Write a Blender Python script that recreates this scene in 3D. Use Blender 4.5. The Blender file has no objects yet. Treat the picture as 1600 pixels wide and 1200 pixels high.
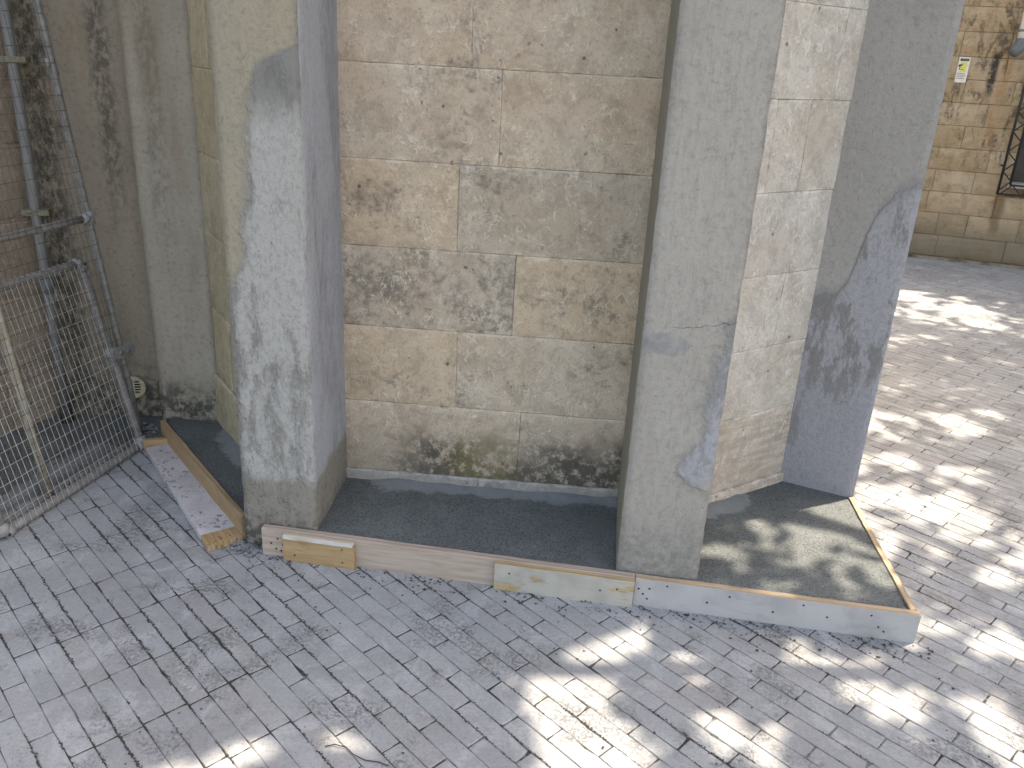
import bpy, bmesh, math, random
from mathutils import Vector, Matrix, noise as mnoise

random.seed(11)
sc = bpy.context.scene
COL = sc.collection
RAD = math.radians

# ---------------------------------------------------------------- camera
CAM_H = 1.6
F_PX, PITCH, ROLL = 1314.19, 0.372834, -0.054886
fwd = Vector((0, math.cos(PITCH), -math.sin(PITCH)))
right = Vector((1, 0, 0))
down = fwd.cross(right)
r2 = right * math.cos(ROLL) + down * math.sin(ROLL)
d2 = -right * math.sin(ROLL) + down * math.cos(ROLL)
cam_d = bpy.data.cameras.new('camera')
cam = bpy.data.objects.new('camera', cam_d)
COL.objects.link(cam)
cam_d.sensor_width = 36.0
cam_d.lens = 36.0 * F_PX / 1600.0
cam_d.clip_start = 0.05
cam_d.clip_end = 500
m = Matrix((r2, -d2, -fwd)).transposed().to_4x4()
m.translation = Vector((0, 0, CAM_H))
cam.matrix_world = m
sc.camera = cam

# ---------------------------------------------------------------- sky, sun, exposure
SUN_AZ, SUN_EL = RAD(25.0), RAD(55.0)          # azimuth from +x towards +y
world = bpy.data.worlds.new('World')
sc.world = world
world.use_nodes = True
wn = world.node_tree.nodes
sky = wn.new('ShaderNodeTexSky')
sky.sky_type = 'NISHITA'
sky.sun_disc = False
sky.sun_elevation = SUN_EL
sky.sun_rotation = math.pi / 2 - SUN_AZ
sky.air_density = 1.0
sky.dust_density = 3.0
bg = wn['Background']
bg.inputs['Strength'].default_value = 0.15
world.node_tree.links.new(sky.outputs[0], bg.inputs['Color'])
sun_d = bpy.data.lights.new('sun', 'SUN')
sun_d.energy = 2.7
sun_d.angle = RAD(0.55)
sun_d.color = (1.0, 1.0, 0.995)
sun = bpy.data.objects.new('sun', sun_d)
COL.objects.link(sun)
sdir = Vector((math.cos(SUN_EL) * math.cos(SUN_AZ), math.cos(SUN_EL) * math.sin(SUN_AZ), math.sin(SUN_EL)))
sun.rotation_euler = sdir.to_track_quat('Z', 'Y').to_euler()
sun.location = (8, 6, 14)
vs = sc.view_settings
vs.view_transform = 'Standard'
vs.look = 'None'
vs.gamma = 1
vs.exposure = 2.18
vs.use_white_balance = True
vs.white_balance_temperature = 8300
vs.white_balance_tint = 13
vs.use_curve_mapping = False

# ---------------------------------------------------------------- node helper
class NT:
    def __init__(s, name, rough=0.9, spec=0.25):
        s.mat = bpy.data.materials.new(name)
        s.mat.use_nodes = True
        s.t = s.mat.node_tree
        s.b = s.t.nodes['Principled BSDF']
        s.b.inputs['Roughness'].default_value = rough
        s.b.inputs['Specular IOR Level'].default_value = spec
        s._pos = None
        s._xyz = None
    def node(s, typ, **kw):
        n = s.t.nodes.new(typ)
        for k, v in kw.items():
            setattr(n, k, v)
        return n
    def put(s, sock, v):
        if isinstance(v, bpy.types.NodeSocket):
            s.t.links.new(v, sock)
        elif isinstance(v, (tuple, list)) and sock.type == 'RGBA' and len(v) == 3:
            sock.default_value = (*v, 1)
        else:
            sock.default_value = v
    @property
    def pos(s):
        if s._pos is None:
            s._pos = s.node('ShaderNodeNewGeometry').outputs['Position']
        return s._pos
    def xyz(s):
        if s._xyz is None:
            n = s.node('ShaderNodeSeparateXYZ')
            s.put(n.inputs[0], s.pos)
            s._xyz = n.outputs
        return s._xyz
    def scaled(s, sx, sy, sz, vec=None):
        n = s.node('ShaderNodeVectorMath', operation='MULTIPLY')
        s.put(n.inputs[0], vec or s.pos)
        n.inputs[1].default_value = (sx, sy, sz)
        return n.outputs[0]
    def rotz(s, ang, vec=None):
        n = s.node('ShaderNodeVectorRotate', rotation_type='Z_AXIS')
        s.put(n.inputs['Vector'], vec or s.pos)
        n.inputs['Angle'].default_value = ang
        return n.outputs[0]
    def along(s, o, d):
        v = s.node('ShaderNodeVectorMath', operation='SUBTRACT')
        s.put(v.inputs[0], s.pos)
        v.inputs[1].default_value = (o[0], o[1], 0)
        n = s.node('ShaderNodeVectorMath', operation='DOT_PRODUCT')
        s.put(n.inputs[0], v.outputs[0])
        n.inputs[1].default_value = (d[0], d[1], 0)
        return n.outputs['Value']
    def noise(s, scale, detail=4, rough=0.55, vec=None, dist=0.0, lac=2.0):
        n = s.node('ShaderNodeTexNoise')
        s.put(n.inputs['Vector'], vec or s.pos)
        n.inputs['Scale'].default_value = scale
        n.inputs['Detail'].default_value = detail
        n.inputs['Roughness'].default_value = rough
        n.inputs['Distortion'].default_value = dist
        n.inputs['Lacunarity'].default_value = lac
        return n.outputs['Fac']
    def voro(s, scale, vec=None, feature='F1', rand=1.0):
        n = s.node('ShaderNodeTexVoronoi', feature=feature)
        s.put(n.inputs['Vector'], vec or s.pos)
        n.inputs['Scale'].default_value = scale
        n.inputs['Randomness'].default_value = rand
        return n.outputs['Distance']
    def m(s, op, a, b=0.0, clamp=False):
        n = s.node('ShaderNodeMath', operation=op)
        n.use_clamp = clamp
        s.put(n.inputs[0], a)
        s.put(n.inputs[1], b)
        return n.outputs[0]
    def mul(s, a, b): return s.m('MULTIPLY', a, b)
    def add(s, a, b): return s.m('ADD', a, b)
    def sub(s, a, b): return s.m('SUBTRACT', a, b)
    def mr(s, v, a, b, c=0.0, d=1.0, smooth=True):
        n = s.node('ShaderNodeMapRange')
        n.interpolation_type = 'SMOOTHSTEP' if smooth else 'LINEAR'
        n.clamp = True
        s.put(n.inputs[0], v)
        for i, x in enumerate((a, b, c, d)):
            s.put(n.inputs[i + 1], x)
        return n.outputs[0]
    def lines(s, fac, w=0.012):
        return s.mr(s.m('ABSOLUTE', s.sub(fac, 0.5)), 0.0, w, 1.0, 0.0)
    def mix(s, f, a, b, mode='MIX'):
        n = s.node('ShaderNodeMix', data_type='RGBA', blend_type=mode)
        n.clamp_factor = True
        s.put(n.inputs[0], f)
        s.put(n.inputs[6], a)
        s.put(n.inputs[7], b)
        return n.outputs[2]
    def curve(s, v, pts):
        """piecewise linear v -> value, via colour ramp (v already 0..1)"""
        n = s.node('ShaderNodeValToRGB')
        e = n.color_ramp.elements
        while len(e) < len(pts):
            e.new(0.5)
        for el, (p, val) in zip(e, pts):
            el.position = p
            el.color = (val, val, val, 1)
        s.put(n.inputs[0], v)
        return n.outputs[0]
    def rnd(s):
        return s.node('ShaderNodeObjectInfo').outputs['Random']
    def attr(s, name):
        n = s.node('ShaderNodeAttribute', attribute_name=name)
        return n.outputs['Fac']
    def hsv(s, col, val):
        n = s.node('ShaderNodeHueSaturation')
        s.put(n.inputs['Color'], col)
        s.put(n.inputs['Value'], val)
        return n.outputs[0]
    def done(s, col, height=None, dist=0.002, strength=0.6, rough=None):
        s.put(s.b.inputs['Base Color'], col)
        if height is not None:
            n = s.node('ShaderNodeBump')
            n.inputs['Strength'].default_value = strength
            n.inputs['Distance'].default_value = dist
            s.put(n.inputs['Height'], height)
            s.t.links.new(n.outputs[0], s.b.inputs['Normal'])
        if rough is not None:
            s.put(s.b.inputs['Roughness'], rough)
        return s.mat

# ---------------------------------------------------------------- materials
def limestone(name, warm, pale, dirt, grime=0.5, veins=0.6, moss=None, bedding=0.0):
    """weathered ashlar: mottling, lime scratches, soot, pits; moss = (z_top, amount).
    object colour: R soot, G greyness, B yellowness of that block; attribute edge = nearness to the joint"""
    n = NT(name, 0.93, 0.15)
    oi = n.node('ShaderNodeObjectInfo')
    sep = n.node('ShaderNodeSeparateColor')
    n.put(sep.inputs[0], oi.outputs['Color'])
    oR, oG, oB = sep.outputs
    r = oi.outputs['Random']
    big = n.noise(3.2, 4, 0.6)
    mid = n.noise(13, 6, 0.7, dist=0.5)
    fine = n.noise(85, 4, 0.75)
    c = n.mix(n.mr(n.add(big, n.mul(n.sub(r, 0.5), 0.12)), 0.34, 0.68), warm, pale)
    c = n.mix(n.mul(oB, 0.6), c, (warm[0] * 1.12, warm[1] * 1.03, warm[2] * 0.82))
    c = n.mix(n.mul(oG, 0.6), c, (0.33, 0.295, 0.24))
    c = n.mix(n.mr(mid, 0.42, 0.66, 0, 0.50), c, tuple(v * 0.60 for v in warm))
    c = n.mix(n.mr(fine, 0.50, 0.66, 0, 0.45), c, tuple(v * 0.55 for v in warm))
    if bedding:
        w = n.noise(5, 4, 0.6, n.scaled(0.9, 0.9, 9))
        c = n.mix(n.mr(w, 0.45, 0.60, 0, bedding), c, tuple(v * 0.62 for v in warm))
    # soot / lichen clouds with broken edges
    g1 = n.noise(4.2, 3, 0.55, n.scaled(1, 1, 1.2))
    g2 = n.noise(34, 5, 0.78)
    gk = n.add(n.add(n.mul(g1, 0.75), n.mul(oR, 0.25)), n.mul(n.sub(g2, 0.5), 0.85))
    gm = n.mr(gk, 0.52, 0.74)
    c = n.mix(n.mul(gm, grime), c, dirt)
    # lime scratches and curls
    vm = n.mr(n.noise(5.0, 2, 0.5), 0.38, 0.54)
    l1 = n.lines(n.noise(5.5, 4, 0.6, dist=1.2), 0.016)
    l2 = n.lines(n.noise(14, 3, 0.6, n.rotz(0.6, n.scaled(1, 1, 0.55)), dist=0.8), 0.020)
    ve = n.mul(n.m('MAXIMUM', l1, l2), vm)
    ve = n.mul(ve, n.mr(n.noise(48, 3, 0.7), 0.38, 0.58))
    light = tuple(min(0.75, v * 1.30 + 0.04) for v in pale)
    c = n.mix(n.mul(ve, veins * 0.75), c, light)
    dab = n.mul(n.mr(n.noise(30, 4, 0.75, dist=0.8), 0.54, 0.66), vm)
    c = n.mix(n.mul(dab, 0.40), c, light)
    # mortar smeared over the arrises
    ed = n.mr(n.add(n.attr('edge'), n.mul(n.sub(n.noise(16, 4, 0.7), 0.5), 1.5)), 0.86, 1.06)
    c = n.mix(n.mul(ed, 0.42), c, light)
    pit = n.mul(n.mr(n.add(n.voro(17), n.mul(n.sub(g2, 0.5), 0.25)), 0.05, 0.12, 1, 0), n.mr(mid, 0.50, 0.58))
    c = n.mix(n.mul(pit, 0.75), c, tuple(v * 0.25 for v in warm))
    if moss:
        ztop, amt = moss
        z = n.xyz()[2]
        band = n.mr(n.add(z, n.mul(n.sub(g1, 0.5), 0.40)), ztop - 0.13, ztop + 0.05, 1, 0)
        sp = n.mr(n.add(g2, n.mul(mid, 0.35)), 0.52, 0.70)
        x = n.xyz()[0]
        side = n.mr(n.add(x, n.mul(n.sub(mid, 0.5), 0.25)), -0.48, -0.26, 0.15, 1.0)
        k = n.mul(n.mul(band, sp), n.mul(side, amt))
        gx = n.mr(n.m('ABSOLUTE', n.add(x, 0.10)), 0.06, 0.17, 1, 0)
        mc = n.mix(gx, (0.055, 0.053, 0.042), (0.115, 0.098, 0.020))
        c = n.mix(k, c, mc)
        c = n.mix(n.mul(n.mr(z, ztop - 0.2, ztop + 0.16, 1, 0), 0.32), c, (0.19, 0.175, 0.15))
    h = n.add(n.add(n.mul(mid, 1.0), n.mul(fine, 0.45)), n.mul(pit, -1.2))
    h = n.add(h, n.mul(ve, 0.4))
    return n.done(c, h, 0.005, 0.85)

def stucco(n, base, alt, scale=1.0, contrast=0.5, streak=0.3):
    big = n.noise(2.4 * scale, 4, 0.6)
    c = n.mix(n.mr(big, 0.35, 0.68), base, alt)
    st = n.noise(9 * scale, 5, 0.6, n.scaled(1.6, 1.6, 0.28))
    c = n.mix(n.mr(st, 0.44, 0.70, 0, streak), c, tuple(v * 0.70 for v in base))
    fine = n.noise(70 * scale, 7, 0.82)
    c = n.mix(n.mr(fine, 0.50, 0.64, 0, min(1, contrast * 1.25)), c, tuple(v * 0.58 for v in base))
    c = n.mix(n.mr(fine, 0.36, 0.46, contrast * 0.5, 0), c, tuple(min(.7, v * 1.3) for v in alt))
    grain = n.noise(38 * scale, 6, 0.75, n.scaled(1.2, 1.2, 0.7))
    h = n.add(n.mul(grain, 1.0), n.mul(fine, 0.9))
    return c, h

# origin / direction of the faces that carry repair patches
LP0, LP1 = Vector((-0.873, 2.449)), Vector((-0.619, 2.415))
RP0, RP1 = Vector((0.360, 2.274)), Vector((0.615, 2.249))
FP0, FP1 = Vector((1.073, 2.970)), Vector((1.320, 2.848))

def patch_tones(n, light, dark, sx=1.0, vert=0.42, soft=0.26, thr=0.46):
    """trowelled skim coat: light plaster dragged over darker, with scraped areas"""
    v = n.scaled(1, 1, vert)
    a = n.noise(7 * sx, 5, 0.62, v, dist=0.5)
    b = n.noise(26 * sx, 5, 0.75, n.scaled(1, 1, 0.35))
    k = n.mr(n.add(a, n.mul(n.sub(b, 0.5), 0.9)), thr, thr + soft)
    c = n.mix(k, light, dark)
    tex = n.noise(80, 6, 0.80, n.scaled(1, 1, 0.7))
    c = n.mix(n.mr(tex, 0.46, 0.66, 0, 0.50), c, tuple(x * 0.78 for x in dark))
    c = n.mix(n.mr(tex, 0.34, 0.46, 0.22, 0), c, tuple(min(.75, x * 1.25) for x in light))
    ridge = n.lines(n.noise(6, 2, 0.5, dist=1.2), 0.006)
    c = n.mix(n.mul(n.mul(ridge, n.mr(n.noise(5, 2), 0.5, 0.6)), 0.22), c, tuple(min(.8, x * 1.2) for x in light))
    h = n.add(n.mul(n.sub(1.0, k), 1.1), n.mul(tex, 1.5))
    return c, h

def mat_buttress_left():
    n = NT('render_patched_pale', 0.92, 0.15)
    z = n.xyz()[2]
    d = (LP1 - LP0).normalized()
    s = n.along(LP0, d)
    c0, h0 = stucco(n, (0.405, 0.355, 0.265), (0.345, 0.315, 0.25), 1.0, 0.5, 0.25)
    # edge of patch as function of height
    zz = n.mr(z, 0.0, 2.0, 0, 1, smooth=False)
    edge = n.curve(zz, [(0.0, 0.0), (0.45, 0.02), (0.50, 0.20), (0.56, 0.25), (0.60, 0.30), (0.745, 0.42), (0.775, 0.60), (0.80, 1.0)])
    wob = n.add(n.mul(n.sub(n.noise(9, 4, 0.6), 0.5), 0.07), n.mul(n.sub(n.noise(38, 4, 0.75), 0.5), 0.05))
    sd = n.sub(n.add(s, wob), n.mul(edge, 0.256))
    inside = n.mr(sd, -0.010, 0.014)
    rim = n.mul(n.mr(sd, -0.028, 0.0), n.mr(sd, 0.0, 0.035, 1, 0))
    c1, h1 = patch_tones(n, (0.51, 0.498, 0.463), (0.31, 0.298, 0.27), 0.9, 0.42, 0.24, 0.50)
    # bluish skim on the return (right side of the buttress)
    geo = n.node('ShaderNodeNewGeometry')
    dn = n.node('ShaderNodeVectorMath', operation='DOT_PRODUCT')
    n.put(dn.inputs[0], geo.outputs['True Normal'])
    dn.inputs[1].default_value = (0.999, -0.05, 0)
    ret = n.mr(dn.outputs['Value'], 0.6, 0.8)
    c2, h2 = patch_tones(n, (0.53, 0.54, 0.572), (0.40, 0.403, 0.42), 0.7, 0.25)
    head = n.mul(n.mr(n.add(z, n.mul(wob, 1.5)), 1.36, 1.50), 0.8)
    c1 = n.mix(head, c1, (0.245, 0.238, 0.22))
    c = n.mix(inside, c0, c1)
    c = n.mix(n.mul(rim, 0.35), c, (0.235, 0.222, 0.20))
    c = n.mix(ret, c, c2)
    h = n.add(n.mul(n.sub(1.0, n.m('MAXIMUM', inside, ret)), h0), n.mul(n.m('MAXIMUM', inside, ret), h1))
    # old rough base
    zl = n.add(n.add(z, n.mul(n.sub(n.noise(7, 4), 0.5), 0.10)), n.mul(n.sub(n.noise(40, 4, 0.75), 0.5), 0.07))
    low = n.mr(zl, 0.250, 0.295, 1, 0)
    cb, hb = stucco(n, (0.365, 0.335, 0.285), (0.29, 0.268, 0.225), 0.8, 0.75, 0.3)
    blk = n.mul(n.mr(n.add(z, n.mul(n.noise(12, 5, 0.7), 0.10)), 0.09, 0.21, 1, 0), n.mr(n.noise(34, 5, 0.75), 0.40, 0.54))
    cb = n.mix(n.mul(blk, 0.8), cb, (0.06, 0.055, 0.05))
    c = n.mix(low, c, cb)
    # chips
    pit = n.mul(n.mr(n.voro(14), 0.035, 0.06, 1, 0), n.mr(n.noise(5, 2), 0.5, 0.58))
    c = n.mix(n.mul(pit, 0.7), c, (0.08, 0.075, 0.07))
    return n.done(c, h, 0.010, 1.0)

def mat_buttress_mid():
    n = NT('render_grey_floated', 0.92, 0.15)
    z = n.xyz()[2]
    d = (RP1 - RP0).normalized()
    s = n.along(RP0, d)
    c, h = stucco(n, (0.385, 0.357, 0.312), (0.42, 0.393, 0.346), 0.8, 0.38, 0.22)
    fine = n.noise(55, 5, 0.7, n.scaled(1.5, 1.5, 0.22))
    c = n.mix(n.mr(fine, 0.46, 0.68, 0, 0.30), c, (0.24, 0.235, 0.22))
    wob = n.add(n.sub(n.noise(10, 5, 0.62), 0.5), n.mul(n.sub(n.noise(40, 4, 0.75), 0.5), 0.45))
    # smeared repair patch
    ex = n.m('POWER', n.m('DIVIDE', n.sub(s, 0.055), 0.085), 2.0)
    ez = n.m('POWER', n.m('DIVIDE', n.sub(z, 0.86), 0.038), 2.0)
    e1 = n.mr(n.add(n.add(ex, ez), n.mul(wob, 2.4)), 0.75, 1.1, 1, 0)
    c = n.mix(n.mul(e1, 0.75), c, n.mix(n.mr(n.noise(18, 4), 0.4, 0.6), (0.25, 0.25, 0.245), (0.34, 0.335, 0.32)))
    # bluish skim along right edge, z 0.4..0.9
    w = n.curve(n.mr(z, 0.3, 1.1, 0, 1, smooth=False), [(0.0, 0.0), (0.12, 0.10), (0.20, 0.42), (0.27, 0.36), (0.34, 0.17), (0.48, 0.24), (0.60, 0.16), (0.75, 0.07), (0.9, 0.0)])
    sd = n.sub(n.add(s, n.mul(wob, 0.10)), n.sub(0.262, n.mul(w, 0.27)))
    e2 = n.mr(sd, -0.010, 0.014)
    rim = n.mul(n.mr(sd, -0.03, 0.0), n.mr(sd, 0.0, 0.03, 1, 0))
    cp, hp = patch_tones(n, (0.385, 0.385, 0.40), (0.27, 0.266, 0.258), 1.0, 0.42, 0.2)
    c = n.mix(n.mul(e2, n.mr(n.add(z, n.mul(wob, 0.2)), 0.38, 0.47)), c, cp)
    c = n.mix(n.mul(n.mul(rim, 0.6), n.mr(z, 0.36, 0.44)), c, (0.25, 0.24, 0.22))
    # hairline crack
    ck = n.mr(n.m('ABSOLUTE', n.sub(n.add(z, n.mul(n.sub(n.noise(11, 4, 0.7), 0.5), 0.05)), n.add(0.905, n.mul(s, 0.11)))), 0.0005, 0.0022, 1, 0)
    ck = n.mul(ck, n.mr(s, 0.05, 0.12))
    c = n.mix(n.mul(ck, 0.7), c, (0.12, 0.115, 0.11))
    # foot, darker towards the bottom
    low = n.mr(n.add(z, n.mul(wob, 0.12)), 0.16, 0.36, 1, 0)
    c = n.mix(n.mul(low, n.mr(n.noise(45, 5, 0.7), 0.35, 0.65, 0.25, 0.75)), c, (0.19, 0.185, 0.17))
    # return face: old olive render
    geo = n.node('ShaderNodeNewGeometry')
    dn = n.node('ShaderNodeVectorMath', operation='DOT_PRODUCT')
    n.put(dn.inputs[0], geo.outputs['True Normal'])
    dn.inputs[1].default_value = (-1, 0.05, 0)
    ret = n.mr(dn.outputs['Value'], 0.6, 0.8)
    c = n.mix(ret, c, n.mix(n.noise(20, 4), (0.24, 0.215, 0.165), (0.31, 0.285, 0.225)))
    h = n.add(h, n.add(n.mul(fine, 0.5), n.mul(e2, 0.5)))
    return n.done(c, h, 0.010, 0.9)

def mat_buttress_far():
    n = NT('render_grey_skimmed', 0.92, 0.15)
    z = n.xyz()[2]
    d = (FP1 - FP0).normalized()
    s = n.along(FP0, d)
    c, h = stucco(n, (0.385, 0.368, 0.338), (0.42, 0.402, 0.37), 0.8, 0.35, 0.12)
    wob = n.add(n.sub(n.noise(8, 5, 0.6), 0.5), n.mul(n.sub(n.noise(36, 4, 0.75), 0.5), 0.6))
    zz = n.mr(s, 0.0, 0.28, 0, 1, smooth=False)
    edge = n.curve(zz, [(0.0, 0.845), (0.28, 0.86), (0.38, 0.93), (0.45, 1.05), (0.55, 1.16), (0.72, 1.235), (1.0, 1.28)])
    # ramp values above 1 are kept as floats
    sd = n.sub(n.add(edge, n.mul(wob, 0.07)), z)
    e = n.mr(sd, -0.006, 0.008)
    rim = n.mul(n.mr(sd, -0.05, 0.0), n.mr(sd, 0.0, 0.05, 1, 0))
    cp, hp = patch_tones(n, (0.40, 0.395, 0.412), (0.26, 0.252, 0.243), 0.75, 0.2, 0.10, 0.56)
    low = n.mr(n.add(z, n.mul(wob, 0.15)), 0.45, 0.62, 1, 0)
    cp = n.mix(n.mul(low, 0.35), cp, (0.31, 0.31, 0.34))
    c = n.mix(e, c, cp)
    c = n.mix(n.mul(rim, 0.5), c, (0.25, 0.25, 0.235))
    return n.done(c, n.add(h, n.mul(e, 0.6)), 0.010, 0.9)

def mat_old_render(name, base, alt, streak_x=None, rough_side=None):
    """mould-streaked lime render in the damp corner"""
    n = NT(name, 0.94, 0.12)
    z = n.xyz()[2]
    x = n.xyz()[0]
    c, h = stucco(n, base, alt, 0.8, 0.60, 0.35)
    br = n.noise(4, 4, 0.6, n.scaled(2.2, 2.2, 0.25))
    c = n.mix(n.mr(br, 0.5, 0.7, 0, 0.45), c, (0.215, 0.165, 0.11))
    gr = n.noise(3.1, 4, 0.6, n.scaled(2.4, 2.4, 0.3))
    c = n.mix(n.mr(gr, 0.55, 0.72, 0, 0.40), c, (0.19, 0.18, 0.135))
    if streak_x:
        for x0, w, z0, amt in streak_x:
            xx = n.add(x, n.mul(n.sub(n.noise(6, 4, 0.6), 0.5), 0.10))
            b = n.mr(n.m('ABSOLUTE', n.sub(xx, x0)), w * 0.3, w, 1, 0)
            b = n.mul(b, n.mr(z, z0 - 0.1, z0 + 0.4))
            b = n.mul(b, n.mr(n.noise(45, 6, 0.72, n.scaled(1, 1, 0.6)), 0.38, 0.58))
            c = n.mix(n.mul(b, amt), c, (0.045, 0.045, 0.038))
    lowz = n.mr(n.add(z, n.mul(n.sub(n.noise(8, 5, 0.65), 0.5), 0.35)), 0.10, 0.34, 1, 0)
    lowk = n.mul(lowz, n.mr(n.noise(26, 6, 0.7), 0.40, 0.58))
    c = n.mix(n.mul(lowk, 0.85), c, (0.035, 0.038, 0.034))
    return n.done(c, h, 0.005, 0.85)

def mat_concrete():
    n = NT('fresh_wet_concrete', 0.78, 0.35)
    g = n.noise(260, 4, 0.75)
    g2 = n.noise(6, 5, 0.6)
    c = n.mix(n.mr(g2, 0.35, 0.68), (0.090, 0.101, 0.098), (0.122, 0.134, 0.130))
    c = n.mix(n.mr(g, 0.5, 0.75, 0, 0.5), c, (0.165, 0.175, 0.172))
    gg = n.noise(135, 3, 0.85)
    c = n.mix(n.mr(gg, 0.50, 0.66, 0, 0.8), c, (0.024, 0.034, 0.034))
    c = n.mix(n.mr(gg, 0.34, 0.46, 0.5, 0), c, (0.21, 0.22, 0.21))
    pit = n.mul(n.mr(n.voro(120), 0.14, 0.30, 1, 0), n.mr(n.noise(30, 2), 0.5, 0.6))
    c = n.mix(n.mul(pit, 0.8), c, (0.018, 0.02, 0.02))
    # dried pale slurry smeared along the foot of the masonry
    dry = n.attr('dry')
    k = n.mr(n.add(dry, n.mul(n.sub(n.noise(11, 5, 0.65), 0.5), 0.9)), 0.52, 0.66)
    c = n.mix(n.mul(k, 0.72), c, n.mix(n.noise(25, 4), (0.16, 0.175, 0.18), (0.27, 0.285, 0.28)))
    h = n.add(n.mul(gg, 1.3), n.add(n.mul(pit, -0.8), n.mul(n.noise(18, 4), 1.2)))
    return n.done(c, h, 0.003, 0.8)

def mat_paver():
    n = NT('dusty_grey_paver', 0.9, 0.25)
    r = n.m('FRACT', n.add(n.rnd(), n.attr('tint')))
    c = n.mix(r, (0.284, 0.296, 0.298), (0.318, 0.328, 0.326))
    warm = n.mr(n.m('FRACT', n.mul(r, 7.31)), 0.86, 1.0, 0, 0.30)
    c = n.mix(warm, c, (0.36, 0.315, 0.285))
    dk = n.mr(n.m('FRACT', n.mul(r, 13.7)), 0.86, 1.0, 0, 0.20)
    c = n.mix(dk, c, (0.225, 0.228, 0.24))
    big = n.noise(1.5, 5, 0.65)
    c = n.mix(n.mr(big, 0.40, 0.66, 0, 0.55), c, (0.235, 0.235, 0.232))
    st = n.noise(8, 6, 0.72, dist=0.6)
    c = n.mix(n.mr(st, 0.48, 0.64, 0, 0.42), c, (0.225, 0.218, 0.206))
    du = n.noise(6.0, 5, 0.65, n.rotz(0.7, None), dist=0.8)
    c = n.mix(n.mr(du, 0.50, 0.66, 0, 0.60), c, (0.40, 0.405, 0.408))
    # abraded faces with open grain
    gr_ = n.noise(95, 4, 0.78)
    c = n.mix(n.mr(gr_, 0.50, 0.64, 0, 0.42), c, (0.20, 0.20, 0.198))
    c = n.mix(n.mr(gr_, 0.34, 0.44, 0.30, 0), c, (0.45, 0.45, 0.445))
    # gritty dirt lying in patches
    pm = n.mr(n.add(n.noise(3.3, 4, 0.65), n.mul(n.sub(st, 0.5), 0.5)), 0.50, 0.66)
    sp = n.mul(n.mr(gr_, 0.50, 0.58), pm)
    c = n.mix(n.mul(sp, 0.34), c, (0.095, 0.090, 0.082))
    mo = n.mul(n.mr(n.noise(42, 5, 0.78), 0.54, 0.62), n.mr(n.noise(2.3, 3, 0.6), 0.50, 0.62))
    c = n.mix(n.mul(mo, 0.30), c, (0.14, 0.13, 0.118))
    h = n.add(n.mul(gr_, 1.2), n.add(n.mul(st, 1.2), n.mul(sp, 0.6)))
    return n.done(c, h, 0.003, 0.9)

def mat_joint():
    n = NT('paver_joint_fill', 0.95, 0.1)
    a = n.noise(3.4, 4, 0.65)
    b = n.noise(42, 5, 0.75)
    x, y, z = n.xyz()
    # joints are washed clean to the left, dusted over to the right
    bias = n.mr(x, -0.4, 1.4, 0.10, -0.01)
    k = n.mr(n.add(n.add(a, n.mul(n.sub(b, 0.5), 0.75)), bias), 0.46, 0.56)
    c = n.mix(k, (0.165, 0.162, 0.156), (0.05, 0.047, 0.042))
    c = n.mix(n.mr(n.noise(150, 3), 0.5, 0.7, 0, 0.5), c, (0.13, 0.125, 0.115))
    return n.done(c, n.add(b, n.noise(130, 4, 0.7)), 0.004, 0.9)

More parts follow.
